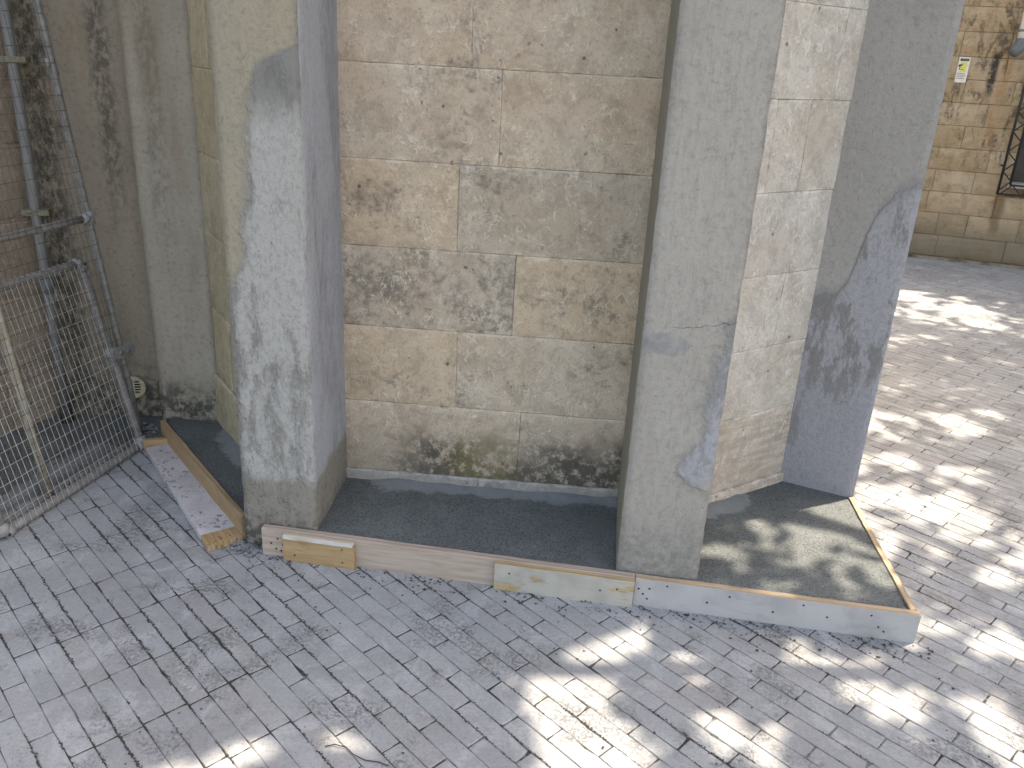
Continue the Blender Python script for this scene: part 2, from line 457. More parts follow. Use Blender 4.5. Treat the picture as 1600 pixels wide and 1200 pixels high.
def mat_wood(name, base, dark, paint=None, paint_amt=0.0, along=(1, 0, 0), stain=0.3, speck=0.0, bare_end=None):
    n = NT(name, 0.75, 0.25)
    ang = math.atan2(along[1], along[0])
    v = n.rotz(-ang)
    vg = n.scaled(1.3, 22, 22, v)
    g = n.noise(3.2, 5, 0.6, vg, dist=0.9)
    wv = n.node('ShaderNodeTexWave', wave_type='RINGS', rings_direction='X')
    n.put(wv.inputs['Vector'], n.scaled(0.6, 9, 9, v))
    wv.inputs['Scale'].default_value = 1.6
    wv.inputs['Distortion'].default_value = 5.0
    wv.inputs['Detail'].default_value = 3.0
    wv.inputs['Detail Scale'].default_value = 1.2
    c = n.mix(n.mr(g, 0.38, 0.66, 0, 0.7), base, dark)
    c = n.mix(n.mr(wv.outputs['Fac'], 0.6, 0.98, 0, 0.65), c, tuple(x * 0.85 for x in dark))
    blot = n.noise(6, 4, 0.6, v)
    c = n.mix(n.mr(blot, 0.5, 0.7, 0, stain), c, tuple(x * 0.6 for x in dark))
    if paint:
        pk = n.mr(n.add(n.noise(5, 5, 0.65, n.scaled(1, 3, 3, v)), n.mul(n.sub(n.noise(60, 4, 0.7, n.scaled(.5, 3, 3, v)), 0.5), 0.25)), 0.62 - paint_amt * 0.5, 0.72 - paint_amt * 0.5)
        pc = n.mix(n.mr(n.noise(9, 4), 0.4, 0.7), paint, tuple(x * 0.82 for x in paint))
        if bare_end:
            o, dd, lim = bare_end
            e = n.mr(n.add(n.along(o, dd), n.mul(n.sub(n.noise(30, 3), 0.5), 0.006)), lim - 0.002, lim + 0.002)
            pk = n.mul(pk, e)
        ge = n.node('ShaderNodeNewGeometry')      # sawn top edges were never painted
        sx_ = n.node('ShaderNodeSeparateXYZ')
        n.put(sx_.inputs[0], ge.outputs['True Normal'])
        if not bare_end: pk = n.mul(pk, n.mr(sx_.outputs[2], 0.4, 0.6, 1, 0))
        c = n.mix(n.mul(pk, 0.93), c, pc)
        sm_ = n.noise(7, 5, 0.7, n.scaled(1, 2.5, 2.5, v), dist=1.0)
        c = n.mix(n.mr(sm_, 0.52, 0.68, 0, 0.35), c, tuple(x * 0.55 for x in paint))
    if speck:
        s1 = n.m('MAXIMUM', n.mul(n.mr(n.noise(70, 4, 0.7), 0.57, 0.62), n.mr(n.noise(10, 3), 0.48, 0.56)), n.mul(n.mr(n.noise(30, 4, 0.7), 0.62, 0.66), 0.9))
        c = n.mix(n.mul(s1, speck), c, (0.05, 0.048, 0.045))
    h = n.add(n.mul(g, 0.7), n.mul(n.noise(60, 4, 0.6, n.scaled(0.4, 5, 5, v)), 0.7))
    return n.done(c, h, 0.0012, 0.7)

def mat_metal(name, base, rust=0.1, rough=0.5, metallic=0.55):
    n = NT(name, rough, 0.4)
    a = n.noise(30, 5, 0.65)
    c = n.mix(n.mr(a, 0.35, 0.7), base, tuple(x * 0.68 for x in base))
    k = n.mr(n.noise(12, 5, 0.7), 0.56, 0.68)
    c = n.mix(n.mul(k, rust), c, (0.16, 0.10, 0.055))
    du = n.mr(n.noise(18, 5, 0.7), 0.52, 0.66)
    c = n.mix(n.mul(du, 0.4), c, (0.36, 0.36, 0.35))
    n.b.inputs['Metallic'].default_value = metallic
    return n.done(c, a, 0.0008, 0.5, n.mr(a, 0.3, 0.7, rough - 0.1, rough + 0.2))

def mat_plain(name, col, rough=0.7, var=0.2, scale=25, spec=0.3):
    n = NT(name, rough, spec)
    a = n.noise(scale, 5, 0.65)
    return n.done(n.mix(n.mr(a, 0.35, 0.7), col, tuple(x * (1 - var) for x in col)), a, 0.001, 0.5)

def mat_far_stone():
    n = NT('far_ochre_limestone', 0.93, 0.12)
    r = n.rnd()
    x, y, z = n.xyz()
    c = n.mix(n.mr(n.add(n.noise(2.5, 5, 0.6), n.mul(n.sub(r, 0.5), 0.5)), 0.3, 0.7), (0.35, 0.27, 0.18), (0.42, 0.34, 0.245))
    bed = n.noise(4, 5, 0.65, n.scaled(0.8, 0.8, 10))
    c = n.mix(n.mr(bed, 0.48, 0.66, 0, 0.45), c, (0.37, 0.27, 0.165))
    pale = n.noise(3.5, 5, 0.6, dist=1.0)
    c = n.mix(n.mr(pale, 0.50, 0.66, 0, 0.6), c, (0.46, 0.39, 0.29))
    c = n.mix(n.mr(n.noise(9, 5, 0.75), 0.48, 0.62, 0, 0.5), c, (0.23, 0.165, 0.095))
    # running soot streaks and diagonal dark smears
    o = Vector((3.707, 8.018)); d = Vector((0.956, -0.294))
    s = n.along(o, d)
    sm = n.noise(3.0, 5, 0.65, n.scaled(2.6, 2.6, 1.1), dist=1.3)
    k = n.mul(n.mr(sm, 0.49, 0.62), n.mr(n.noise(22, 5, 0.75), 0.36, 0.56))
    k = n.mul(k, n.mr(z, 0.75, 1.0))
    c = n.mix(n.mul(k, 0.75), c, (0.07, 0.062, 0.052))
    # drip line under the downpipe: black left, rust right
    dr = n.mr(n.m('ABSOLUTE', n.sub(n.add(s, n.mul(n.sub(n.noise(7, 3), 0.5), 0.05)), 0.355)), 0.015, 0.05, 1, 0)
    dr = n.mul(dr, n.mul(n.mr(z, 1.35, 1.6), n.mr(z, 1.80, 1.86, 1, 0)))
    c = n.mix(n.mul(dr, n.mr(n.noise(24, 4), 0.35, 0.5, 0.4, 0.95)), c, (0.045, 0.042, 0.038))
    ru = n.mr(n.m('ABSOLUTE', n.sub(n.add(s, n.mul(n.sub(n.noise(5, 3), 0.5), 0.06)), 0.45)), 0.02, 0.055, 1, 0)
    ru = n.mul(ru, n.mul(n.mr(z, 0.85, 1.1), n.mr(z, 1.75, 1.85, 1, 0)))
    c = n.mix(n.mul(ru, n.mr(n.noise(14, 4), 0.4, 0.6, 0.05, 0.45)), c, (0.34, 0.18, 0.09))
    # stain below window corner
    wd = n.mr(n.m('ABSOLUTE', n.sub(n.add(s, n.mul(n.sub(n.noise(9, 3), 0.5), 0.08)), 0.66)), 0.02, 0.06, 1, 0)
    wd = n.mul(wd, n.mul(n.mr(z, 0.22, 0.35), n.mr(z, 0.60, 0.66, 1, 0)))
    c = n.mix(n.mul(wd, 0.6), c, (0.12, 0.075, 0.04))
    # darker towards the base
    lo = n.mr(n.add(z, n.mul(n.sub(n.noise(3, 4), 0.5), 0.4)), 0.15, 0.50, 1, 0)
    c = n.mix(n.mul(lo, 0.75), c, (0.17, 0.15, 0.115))
    h = n.add(n.noise(14, 6, 0.65), n.mul(bed, 0.8))
    return n.done(c, h, 0.010, 0.9)

def mat_leaf():
    n = NT('leaf', 0.6, 0.3)
    c = n.mix(n.noise(2.0, 2), (0.045, 0.085, 0.02), (0.09, 0.13, 0.035))
    n.b.inputs['Transmission Weight'].default_value = 0.0
    return n.done(c)

M = {}
M['stone_mid'] = limestone('limestone_warm', (0.51, 0.398, 0.290), (0.57, 0.48, 0.378), (0.14, 0.126, 0.104), 0.72, 0.8, (0.30, 0.95))
M['plinth'] = limestone('plinth_mortar_grey', (0.31, 0.295, 0.265), (0.37, 0.36, 0.34), (0.14, 0.135, 0.12), 0.5, 0.3)
M['stone_facet'] = limestone('limestone_pale', (0.46, 0.41, 0.35), (0.52, 0.495, 0.455), (0.24, 0.225, 0.205), 0.6, 0.6)
M['stone_facet_low'] = limestone('limestone_banded', (0.45, 0.38, 0.31), (0.52, 0.47, 0.41), (0.20, 0.175, 0.145), 0.6, 0.4, None, 0.5)
M['stone_cream'] = limestone('limestone_cream', (0.38, 0.325, 0.215), (0.44, 0.385, 0.27), (0.2, 0.17, 0.12), 0.35, 0.3)
M['stone_pink'] = limestone('limestone_pinkish', (0.37, 0.275, 0.205), (0.41, 0.325, 0.255), (0.19, 0.155, 0.12), 0.5, 0.3)
M['mortar'] = mat_plain('lime_mortar', (0.44, 0.41, 0.355), 0.95, 0.75, 14, 0.1)
M['mortar_far'] = mat_plain('far_mortar', (0.27, 0.205, 0.135), 0.95, 0.5, 20, 0.1)
M['b_left'] = mat_buttress_left()
M['b_mid'] = mat_buttress_mid()
M['b_far'] = mat_buttress_far()
M['b_corner'] = mat_old_render('render_mouldy_grey', (0.365, 0.328, 0.27), (0.30, 0.27, 0.22), [(-1.39, 0.05, 0.7, 0.3)])
M['w_corner'] = mat_old_render('render_mouldy_brown', (0.305, 0.258, 0.20), (0.265, 0.228, 0.178), [(-1.625, 0.055, 0.8, 0.6), (-1.90, 0.09, 0.0, 0.8), (-1.84, 0.05, 0.0, 0.5)])
M['concrete'] = mat_concrete()
M['paver'] = mat_paver()
M['joint'] = mat_joint()
M['far_stone'] = mat_far_stone()
M['galv'] = mat_metal('galvanised_steel', (0.245, 0.238, 0.222), 0.3, 0.5, 0.15)
M['galv_pale'] = mat_metal('galvanised_fitting', (0.29, 0.29, 0.282), 0.15, 0.55, 0.1)
M['wire'] = mat_metal('weldmesh_wire', (0.46, 0.45, 0.42), 0.25, 0.45, 0.1)
M['wire_rusty'] = mat_metal('weldmesh_rusty', (0.13, 0.10, 0.075), 0.7, 0.6, 0.3)
M['brass_post'] = mat_metal('yellowed_tube', (0.33, 0.30, 0.235), 0.35, 0.45, 0.1)
M['pvc'] = mat_plain('grey_pvc', (0.205, 0.208, 0.205), 0.45, 0.15, 14)
M['pvc_white'] = mat_plain('white_pvc', (0.72, 0.72, 0.70), 0.4, 0.1, 14)
M['pvc_dark'] = mat_plain('slate_pvc', (0.15, 0.17, 0.19), 0.4, 0.2, 14)
M['bracket'] = mat_plain('painted_bracket', (0.21, 0.20, 0.145), 0.7, 0.3, 40)
M['vent'] = mat_plain('cream_plastic', (0.50, 0.44, 0.31), 0.6, 0.35, 60)
M['black'] = mat_plain('black_hole', (0.012, 0.012, 0.012), 0.9, 0.2, 30, 0.1)
M['iron'] = mat_plain('black_iron', (0.035, 0.033, 0.032), 0.55, 0.3, 30)
M['recess_dark'] = mat_plain('window_recess_dark', (0.09, 0.08, 0.07), 0.7, 0.5, 5)  # dark tone stands in for the shade of the window recess
M['sill'] = mat_plain('pale_sill', (0.50, 0.47, 0.42), 0.9, 0.3, 20)
M['kerb'] = mat_plain('dirty_kerb', (0.27, 0.24, 0.195), 0.95, 0.75, 6, 0.1)
M['sign_white'] = mat_plain('sign_white', (0.70, 0.70, 0.66), 0.4, 0.12, 30)
M['sign_yellow'] = mat_plain('sign_yellow', (0.62, 0.62, 0.16), 0.4, 0.1, 30)
M['sign_black'] = mat_plain('sign_black', (0.03, 0.03, 0.03), 0.5, 0.1, 30)
M['sign_grey'] = mat_plain('sign_grey', (0.22, 0.22, 0.25), 0.5, 0.1, 30)
M['nail'] = mat_plain('rusty_nail', (0.045, 0.035, 0.03), 0.8, 0.4, 90)
M['rubble'] = mat_plain('grey_rubble', (0.20, 0.205, 0.205), 0.95, 0.6, 30, 0.1)
M['grit'] = mat_plain('dark_grit', (0.085, 0.080, 0.072), 0.95, 0.6, 30, 0.1)
M['bark'] = mat_plain('bark', (0.13, 0.11, 0.085), 0.95, 0.5, 9, 0.1)
M['leaf'] = mat_leaf()
M['plaster'] = mat_plain('upper_plaster', (0.42, 0.38, 0.31), 0.95, 0.3, 3, 0.1)
M['roof'] = mat_plain('roof_tile', (0.32, 0.17, 0.10), 0.9, 0.4, 6, 0.1)

# ---------------------------------------------------------------- object helpers
def link(name, me, mat, parent=None):
    o = bpy.data.objects.new(name, me)
    if mat is not None and not me.materials:
        me.materials.append(mat)
    COL.objects.link(o)
    if parent is not None:
        o.parent = parent
    return o

def thing(name, label, cat, group=None, loc=(0, 0, 0)):
    o = bpy.data.objects.new(name, None)
    o.empty_display_size = 0.1
    COL.objects.link(o)
    o.location = loc
    o['label'] = label
    o['category'] = cat
    if group:
        o['group'] = group
    return o

def tag(o, label, cat, group=None, kind=None):
    o['label'] = label
    o['category'] = cat
    if group: o['group'] = group
    if kind: o['kind'] = kind
    return o

def me_from(name, verts, faces, smooth=False):
    me = bpy.data.meshes.new(name)
    me.from_pydata([tuple(v) for v in verts], [], faces)
    me.update()
    if smooth:
        me.polygons.foreach_set('use_smooth', [True] * len(me.polygons))
    return me

def bm_me(name, bm, smooth=False):
    bmesh.ops.recalc_face_normals(bm, faces=bm.faces)
    me = bpy.data.meshes.new(name)
    bm.to_mesh(me)
    bm.free()
    if smooth:
        me.polygons.foreach_set('use_smooth', [True] * len(me.polygons))
    return me

def n3(p, sc_, off=0.0):
    return mnoise.noise(Vector((p[0] * sc_ + off, p[1] * sc_ - off, p[2] * sc_ + off * 0.7)))

def prism(pts, z0, z1):
    bm = bmesh.new()
    lo = [bm.verts.new((p[0], p[1], z0)) for p in pts]
    hi = [bm.verts.new((p[0], p[1], z1)) for p in pts]
    k = len(pts)
    for i in range(k):
        bm.faces.new((lo[i], lo[(i + 1) % k], hi[(i + 1) % k], hi[i]))
    bm.faces.new(hi)
    bm.faces.new(list(reversed(lo)))
    return bm

def rough_column(pts, z0, z1, ztop, step=0.022, amp=0.0013, seed=0.0):
    """rendered pier: outline pts (ccw), finely meshed to z1, plain above to ztop, slightly wavy skin and nibbled arrises"""
    per = []
    k = len(pts)
    for i in range(k):
        a, b = Vector(pts[i]), Vector(pts[(i + 1) % k])
        L = (b - a).length
        nseg = max(1, int(L / step))
        nrm = Vector(((b - a).y, -(b - a).x)).normalized()
        pa = Vector(pts[i - 1])
        prev = Vector(((a - pa).y, -(a - pa).x)).normalized()
        for j in range(nseg):
            t = j / nseg
            p = a.lerp(b, t)
            corner = (j == 0)
            per.append((p, (nrm + prev).normalized() if corner else nrm, corner))
    nz = int((z1 - z0) / step)
    zs = [z0 + (z1 - z0) * i / nz for i in range(nz + 1)] + [ztop]
    verts, faces = [], []
    m_ = len(per)
    for zi, z in enumerate(zs):
        for p, nr, corner in per:
            q = (p.x, p.y, z)
            d = amp * (n3(q, 9, seed) * 0.9 + n3(q, 30, seed) * 0.7)
            if corner:
                d -= 0.0016 + max(0.0, n3(q, 34, seed + 5) - 0.1) * 0.006
            verts.append((p.x + nr.x * d, p.y + nr.y * d, z))
    for zi in range(len(zs) - 1):
        for i in range(m_):
            a = zi * m_ + i; b = zi * m_ + (i + 1) % m_
            faces.append((a, b, b + m_, a + m_))
    faces.append(tuple((len(zs) - 1) * m_ + i for i in range(m_)))
    me = me_from('buttress', verts, faces, True)
    return me

def block_mesh(o, d, nrm, s0, s1, z0, z1, depth=0.05, proud=0.0, seed=0.0, gap=0.0006, res=0.03, amp=0.0016):
    """one ashlar block; front = gridded face with wandering edges. o,d,nrm are 2D"""
    nx = max(4, int((s1 - s0) / res) + 2); nz = max(4, int((z1 - z0) / res) + 2)
    arr = 0.0045
    def tpos(i, n_, L):
        if i == 0: return 0.0
        if i == n_: return L
        return arr + (L - 2 * arr) * (i - 1) / (n_ - 2)
    verts, faces = [], []
    def P(s, z, out):
        return (o[0] + d[0] * s + nrm[0] * out, o[1] + d[1] * s + nrm[1] * out, z)
    jit = [random.uniform(-0.0018, 0.0018) for _ in range(4)]
    for iz in range(nz + 1):
        for ix in range(nx + 1):
            s = s0 + tpos(ix, nx, s1 - s0); z = z0 + tpos(iz, nz, z1 - z0)
            q = P(s, z, 0)
            ex = ix in (0, nx); ez = iz in (0, nz)
            out = proud + amp * (n3(q, 8, seed) * 1.2 + n3(q, 24, seed) * 0.8)
            if ex or ez:
                out -= 0.0012 + 0.003 * max(0, n3(q, 25, seed))
                w = gap + 0.0010 * n3(q, 22, seed + 3) + 0.006 * max(0, n3(q, 13, seed + 8) - 0.25)
                if ix == 0: s += w + jit[0] * (iz / nz - .5)
                if ix == nx: s -= w + jit[1] * (iz / nz - .5)
                if iz == 0: z += w + jit[2] * (ix / nx - .5)
                if iz == nz: z -= w + jit[3] * (ix / nx - .5)
            verts.append(P(s, z, out))
    W = nx + 1
    for iz in range(nz):
        for ix in range(nx):
            a = iz * W + ix
            faces.append((a, a + 1, a + W + 1, a + W))
    ring = [ix for ix in range(W)] + [iz * W + nx for iz in range(1, nz + 1)] + [nz * W + ix for ix in range(nx - 1, -1, -1)] + [iz * W for iz in range(nz - 1, 0, -1)]
    base = len(verts)
    for i in ring:
        v = verts[i]
        verts.append((v[0] - nrm[0] * depth, v[1] - nrm[1] * depth, v[2]))
    k = len(ring)
    for i in range(k):
        j = (i + 1) % k
        faces.append((ring[j], ring[i], base + i, base + j))
    me = me_from('stone_block', verts, faces, True)
    at_ = me.attributes.new('edge', 'FLOAT', 'POINT')
    ev = []
    for iz in range(nz + 1):
        for ix in range(nx + 1):
            k_ = min(ix, nx - ix, iz, nz - iz)
            ev.append(1.0 if k_ == 0 else 0.9 if k_ == 1 else 0.25 if k_ == 2 else 0.0)
    at_.data.foreach_set('value', ev + [1.0] * len(ring))
    return me

def tube_bm(bm, pts, r, seg=12, cap=True, wob=0.0):
    pts = [Vector(p) for p in pts]
    rings = []
    ref = None
    for i, p in enumerate(pts):
        a = pts[max(0, i - 1)]; b = pts[min(len(pts) - 1, i + 1)]
        t = (b - a).normalized()
        if ref is None:
            ref = Vector((0, 0, 1)) if abs(t.z) < 0.9 else Vector((1, 0, 0))
        u = t.cross(ref).normalized(); v = t.cross(u).normalized()
        rr = r * (1 + (random.uniform(-wob, wob) if wob else 0))
        rings.append([bm.verts.new(p + (u * math.cos(2 * math.pi * j / seg) + v * math.sin(2 * math.pi * j / seg)) * rr) for j in range(seg)])
    for a, b in zip(rings, rings[1:]):
        for j in range(seg):
            bm.faces.new((a[j], a[(j + 1) % seg], b[(j + 1) % seg], b[j]))
    if cap:
        bm.faces.new(list(reversed(rings[0]))); bm.faces.new(rings[-1])

def tube(name, pts, r, mat, parent=None, seg=12, wob=0.0):
    bm = bmesh.new()
    tube_bm(bm, pts, r, seg, True, wob)
    return link(name, bm_me(name, bm, True), mat, parent)

def plank(name, p0, p1, thick, z0, z1, mat, parent=None, side=1, seg=14, jit=0.0009, bevel=0.0015, ztilt=0.0):
    """upright or flat board between plan points p0,p1; thickness grows to the left of p0->p1 when side=1"""
    p0, p1 = Vector(p0), Vector(p1)
    d = (p1 - p0).normalized()
    nr = Vector((-d.y, d.x)) * side
    bm = bmesh.new()
    rings = []
    for i in range(seg + 1):
        t = i / seg
        c = p0.lerp(p1, t)
        jz = n3((c.x, c.y, z1), 9, 2.0) * jit * 2 + ztilt * t
        ja = n3((c.x, c.y, z1), 5, 7.0) * jit
        e = 0.0 if 0 < i < seg else random.uniform(-0.001, 0.001)
        a = c + nr * ja
        b = c + nr * (thick + ja)
        def tv(q, z, k=0.0): return bm.verts.new((q.x, q.y, z))
        ch = bevel
        ring = [tv(a, z0 + jz * .3), tv(a, z1 - ch + jz), tv(a + nr * ch, z1 + jz + random.uniform(-jit, jit) * .5), tv(b - nr * ch, z1 + jz + random.uniform(-jit, jit) * .5), tv(b, z1 - ch + jz), tv(b, z0 + jz * .3)]
        rings.append(ring)
    k = 6
    for r0, r1 in zip(rings, rings[1:]):
        for j in range(k):
            bm.faces.new((r0[j], r0[(j + 1) % k], r1[(j + 1) % k], r1[j]))
    bm.faces.new(list(reversed(rings[0]))); bm.faces.new(rings[-1])
    return link(name, bm_me(name, bm), mat, parent)

def box_on(o, d, nrm, s0, s1, z0, z1, n0, n1):
    bm = bmesh.new()
    vs_ = []
    for nn in (n0, n1):
        for s, z in ((s0, z0), (s1, z0), (s1, z1), (s0, z1)):
            vs_.append(bm.verts.new((o[0] + d[0] * s + nrm[0] * nn, o[1] + d[1] * s + nrm[1] * nn, z)))
    f = [(0, 1, 2, 3), (7, 6, 5, 4), (0, 4, 5, 1), (1, 5, 6, 2), (2, 6, 7, 3), (3, 7, 4, 0)]
    for q in f:
        bm.faces.new([vs_[i] for i in q])
    return bm

# ================================================================ SETTING: ground
PA = 2.344296
U = Vector((math.cos(PA), math.sin(PA)))        # along the paver rows
V = Vector((math.sin(PA), -math.cos(PA)))       # across rows
ROW, LEN = 0.0568, 0.2295
g = bmesh.new()
R_ = 120.0
bmesh.ops.create_grid(g, x_segments=2, y_segments=2, size=R_)
ground = link('ground', bm_me('ground', g), M['joint'])
ground.location = (0, 0, -0.0018)
ground['kind'] = 'structure'

def paver_mesh(seed, L, W, hgt=0.03):
    """paver top with wandering, rounded edges; local x along length"""
    rnd = random.Random(seed)
    gap = 0.0014
    pts = []
    nL, nW = 6, 2
    hx, hy = L / 2 - gap, W / 2 - gap
    per = []
    for i in range(nL): per.append((-hx + 2 * hx * i / nL, -hy))
    for i in range(nW): per.append((hx, -hy + 2 * hy * i / nW))
    for i in range(nL): per.append((hx - 2 * hx * i / nL, hy))
    for i in range(nW): per.append((-hx, hy - 2 * hy * i / nW))
    outer, inner = [], []
    for i, (x, y) in enumerate(per):
        jx, jy = rnd.uniform(-.0013, .0013), rnd.uniform(-.0016, .0010)
        cor = abs(abs(x) - hx) < 1e-6 and abs(abs(y) - hy) < 1e-6
        k = 0.0013 if cor else 0.0
        if rnd.random() < 0.07: k += 0.004
        sx = x - math.copysign(k, x) + jx; sy = y - math.copysign(k, y) + math.copysign(jy, y)
        outer.append((sx, sy))
        inner.append((sx - math.copysign(0.0020 if abs(abs(x) - hx) < 1e-6 else 0, x), sy - math.copysign(0.0020 if abs(abs(y) - hy) < 1e-6 else 0.0, y)))
    n = len(per)
    verts = [(x, y, -hgt) for x, y in outer] + [(x, y, -0.0014 + rnd.uniform(-.0005, .0004)) for x, y in outer] + [(x, y, rnd.uniform(-.0004, .0004)) for x, y in inner]
    faces = []
    for i in range(n):
        j = (i + 1) % n
        faces.append((i, j, n + j, n + i))
        faces.append((n + i, n + j, 2 * n + j, 2 * n + i))
    faces.append(tuple(range(2 * n, 3 * n)))
    return verts, faces

pv = [paver_mesh(100 + i, LEN, ROW) for i in range(9)]
pv_me = []
for v_, f_ in pv:
    me = me_from('paver', v_, f_)
    me.materials.append(M['paver'])
    pv_me.append(me)

def cam_px(p):
    q = Vector(p) - Vector((0, 0, CAM_H))
    zc = q.dot(fwd)
    if zc < 0.2: return None
    return 800 + F_PX * q.dot(r2) / zc, 600 + F_PX * q.dot(d2) / zc, zc

def inside(p, poly):
    c = False
    j = len(poly) - 1
    for i in range(len(poly)):
        a, b = poly[i], poly[j]
        if (a[1] > p[1]) != (b[1] > p[1]) and p[0] < (b[0] - a[0]) * (p[1] - a[1]) / (b[1] - a[1]) + a[0]:
            c = not c
        j = i
    return c

# footprints where the paving is covered
COVER = [
    [(-0.62, 2.56), (1.10, 2.32), (1.16, 2.80), (1.42, 3.6), (-0.6, 3.2), (-0.72, 2.60)],
    [(-1.36, 3.30), (-0.80, 2.62), (-0.62, 2.58), (-0.6, 3.4), (-1.4, 3.5)],
]
cand = []
rng = random.Random(5)
v0, v1 = -2.6, 9.8
row = 0
v = 0.341 - ROW * 60
rows = []
while v < v1:
    if v > v0: rows.append(v)
    v += ROW
for ri, v in enumerate(rows):
    left = v < 0.95
    off = (0.0 if ri % 2 == 0 else LEN / 2)
    if v < 0.95 and rng.random() < 0.35: off += LEN / 2
    off += 2.116 + rng.uniform(-0.008, 0.008)
    k0 = int((-6.5 - off) / LEN); k1 = int((7.0 - off) / LEN)
    for k in range(k0, k1):
        u = off + (k + 0.5) * LEN
        c = U * u + V * (v + ROW / 2)
        if c.y > 8.4 or c.y < -2.5 or c.x < -3.4 or c.x > 7.5: continue
        if any(inside(c, p) for p in COVER): continue
        cand.append((u, v, c, rng.randrange(9), rng.random()))
OCC = [(-0.9, 2.4, -0.6, 3.4), ]
def visible(c):
    px = cam_px((c.x, c.y, 0))
    if px is None or not (-15 < px[0] < 1615 and -15 < px[1] < 1215): return False
    # hidden behind the apse
    x, y = c.x, c.y
    if y > 2.4 and x < 0.30 + 0.36 * y and x > -0.37 * y: return False
    return True
vis = sorted([i for i, q in enumerate(cand) if visible(q[2])], key=lambda i: cand[i][2].length)
pick = set(vis[:300])
base_rot = math.atan2(U.y, U.x)
sv, sf, st = [], [], []
for i, (u, v, c, mi, r) in enumerate(cand):
    rr = random.Random(i * 7 + 1)
    zj = rr.uniform(-0.0008, 0.0008)
    tx, ty = rr.uniform(-.008, .008), rr.uniform(-.012, .012)
    rz = base_rot + rr.uniform(-.006, .006) + (math.pi if rr.random() < .5 else 0)
    if i in pick:
        o = bpy.data.objects.new('paver', pv_me[mi])
        COL.objects.link(o)
        o.parent = ground
        o.location = (c.x, c.y, zj + 0.0018)
        o.rotation_euler = (tx, ty * .3, rz)
    else:
        vv, ff = pv[mi]
        b = len(sv)
        cs, sn = math.cos(rz), math.sin(rz)
        for x, y, z in vv:
            sv.append((c.x + x * cs - y * sn, c.y + x * sn + y * cs, zj + z + y * tx - x * ty * .3 + 0.0035 - 0.0035))
        for f in ff:
            sf.append(tuple(b + q for q in f)); st.append(r)
me = me_from('paver_field', sv, sf)
at = me.attributes.new('tint', 'FLOAT', 'FACE')
at.data.foreach_set('value', st)
pf = link('paver_field', me, M['paver'], ground)
pf.location = (0, 0, 0.0018)
pf['kind'] = 'stuff'

# ================================================================ SETTING: apse with buttresses
apse = thing('church_apse', 'polygonal stone apse with grey rendered buttresses standing in fresh concrete', 'building', loc=(0, 2.8, 0))
def part(name, me, mat, parent, label=None):
    o = link(name, me, mat, parent)
    if parent is apse:
        o.matrix_parent_inverse = Matrix.Translation((0, -2.8, 0))
    if label: o['label'] = label
    return o

HT = 6.2
# buttresses
LPB = [LP0, LP1, Vector((-0.590, 3.00)), Vector((-0.85, 3.00))]
part('buttress', rough_column(LPB, -0.02, 2.1, HT, seed=1.0), M['b_left'], apse, 'buttress with a pale trowelled repair patch over old cream render')
RPB = [RP0, RP1, Vector((0.672, 2.95)), Vector((0.432, 2.95))]
part('buttress', rough_column(RPB, 0.02, 2.1, HT, seed=4.0), M['b_mid'], apse, 'plain grey buttress with a smeared patch and hairline crack')
fd = (FP1 - FP0).normalized()
FPB = [FP0 - fd * 0.12, FP1, Vector((1.405, 3.085)), Vector((1.30, 3.35)), Vector((1.05, 3.3))]
part('buttress', rough_column(FPB, -0.02, 2.2, HT, seed=9.0), M['b_far'], apse, 'grey buttress with a bluish skim coat over its lower half')
P0B = [Vector((-1.479, 3.251)), Vector((-1.228, 3.251)), Vector((-1.17, 3.60)), Vector((-1.44, 3.60))]
part('buttress', rough_column(P0B, -0.02, 2.1, HT, seed=13.0, amp=0.003), M['b_corner'], apse, 'damp mouldy buttress in the dark corner')

# ashlar facets
def facet(p, q, courses, joints, mat_fn, core_mat, label, top=HT, proud=0.0, seed=0.0, core_back=0.35, s_lo=0.0, s_hi=None, tone=None):
    p, q = Vector(p), Vector(q)
    d = (q - p).normalized(); L = (q - p).length
    nr = Vector((d.y, -d.x))
    b = p - nr * 0.004; c = q - nr * 0.004
    core = part('stone_wall', bm_me('stone_wall', prism([b, c, c - nr * core_back, b - nr * core_back], -0.02, top)), core_mat, apse, label)
    s_hi = L if s_hi is None else s_hi
    for ci in range(len(courses) - 1):
        z0, z1 = courses[ci], courses[ci + 1]
        js = [s_lo] + joints[ci % len(joints)] + [s_hi]
        for a, bb in zip(js, js[1:]):
            me_ = block_mesh(p, d, nr, a, bb, z0, z1, 0.012, proud + random.uniform(-.0015, .0015) + (0.010 if ci == 0 else 0), seed + ci * 3.1 + a)
            o = link('stone_block', me_, mat_fn(ci), core)
            if tone: o.color = (*tone.get((ci, js.index(a)), (0.3, 0.15, 0.2)), 1)
            else: o.color = (random.uniform(.1, .5), random.uniform(0, .3), random.uniform(0, .3), 1)
    return core

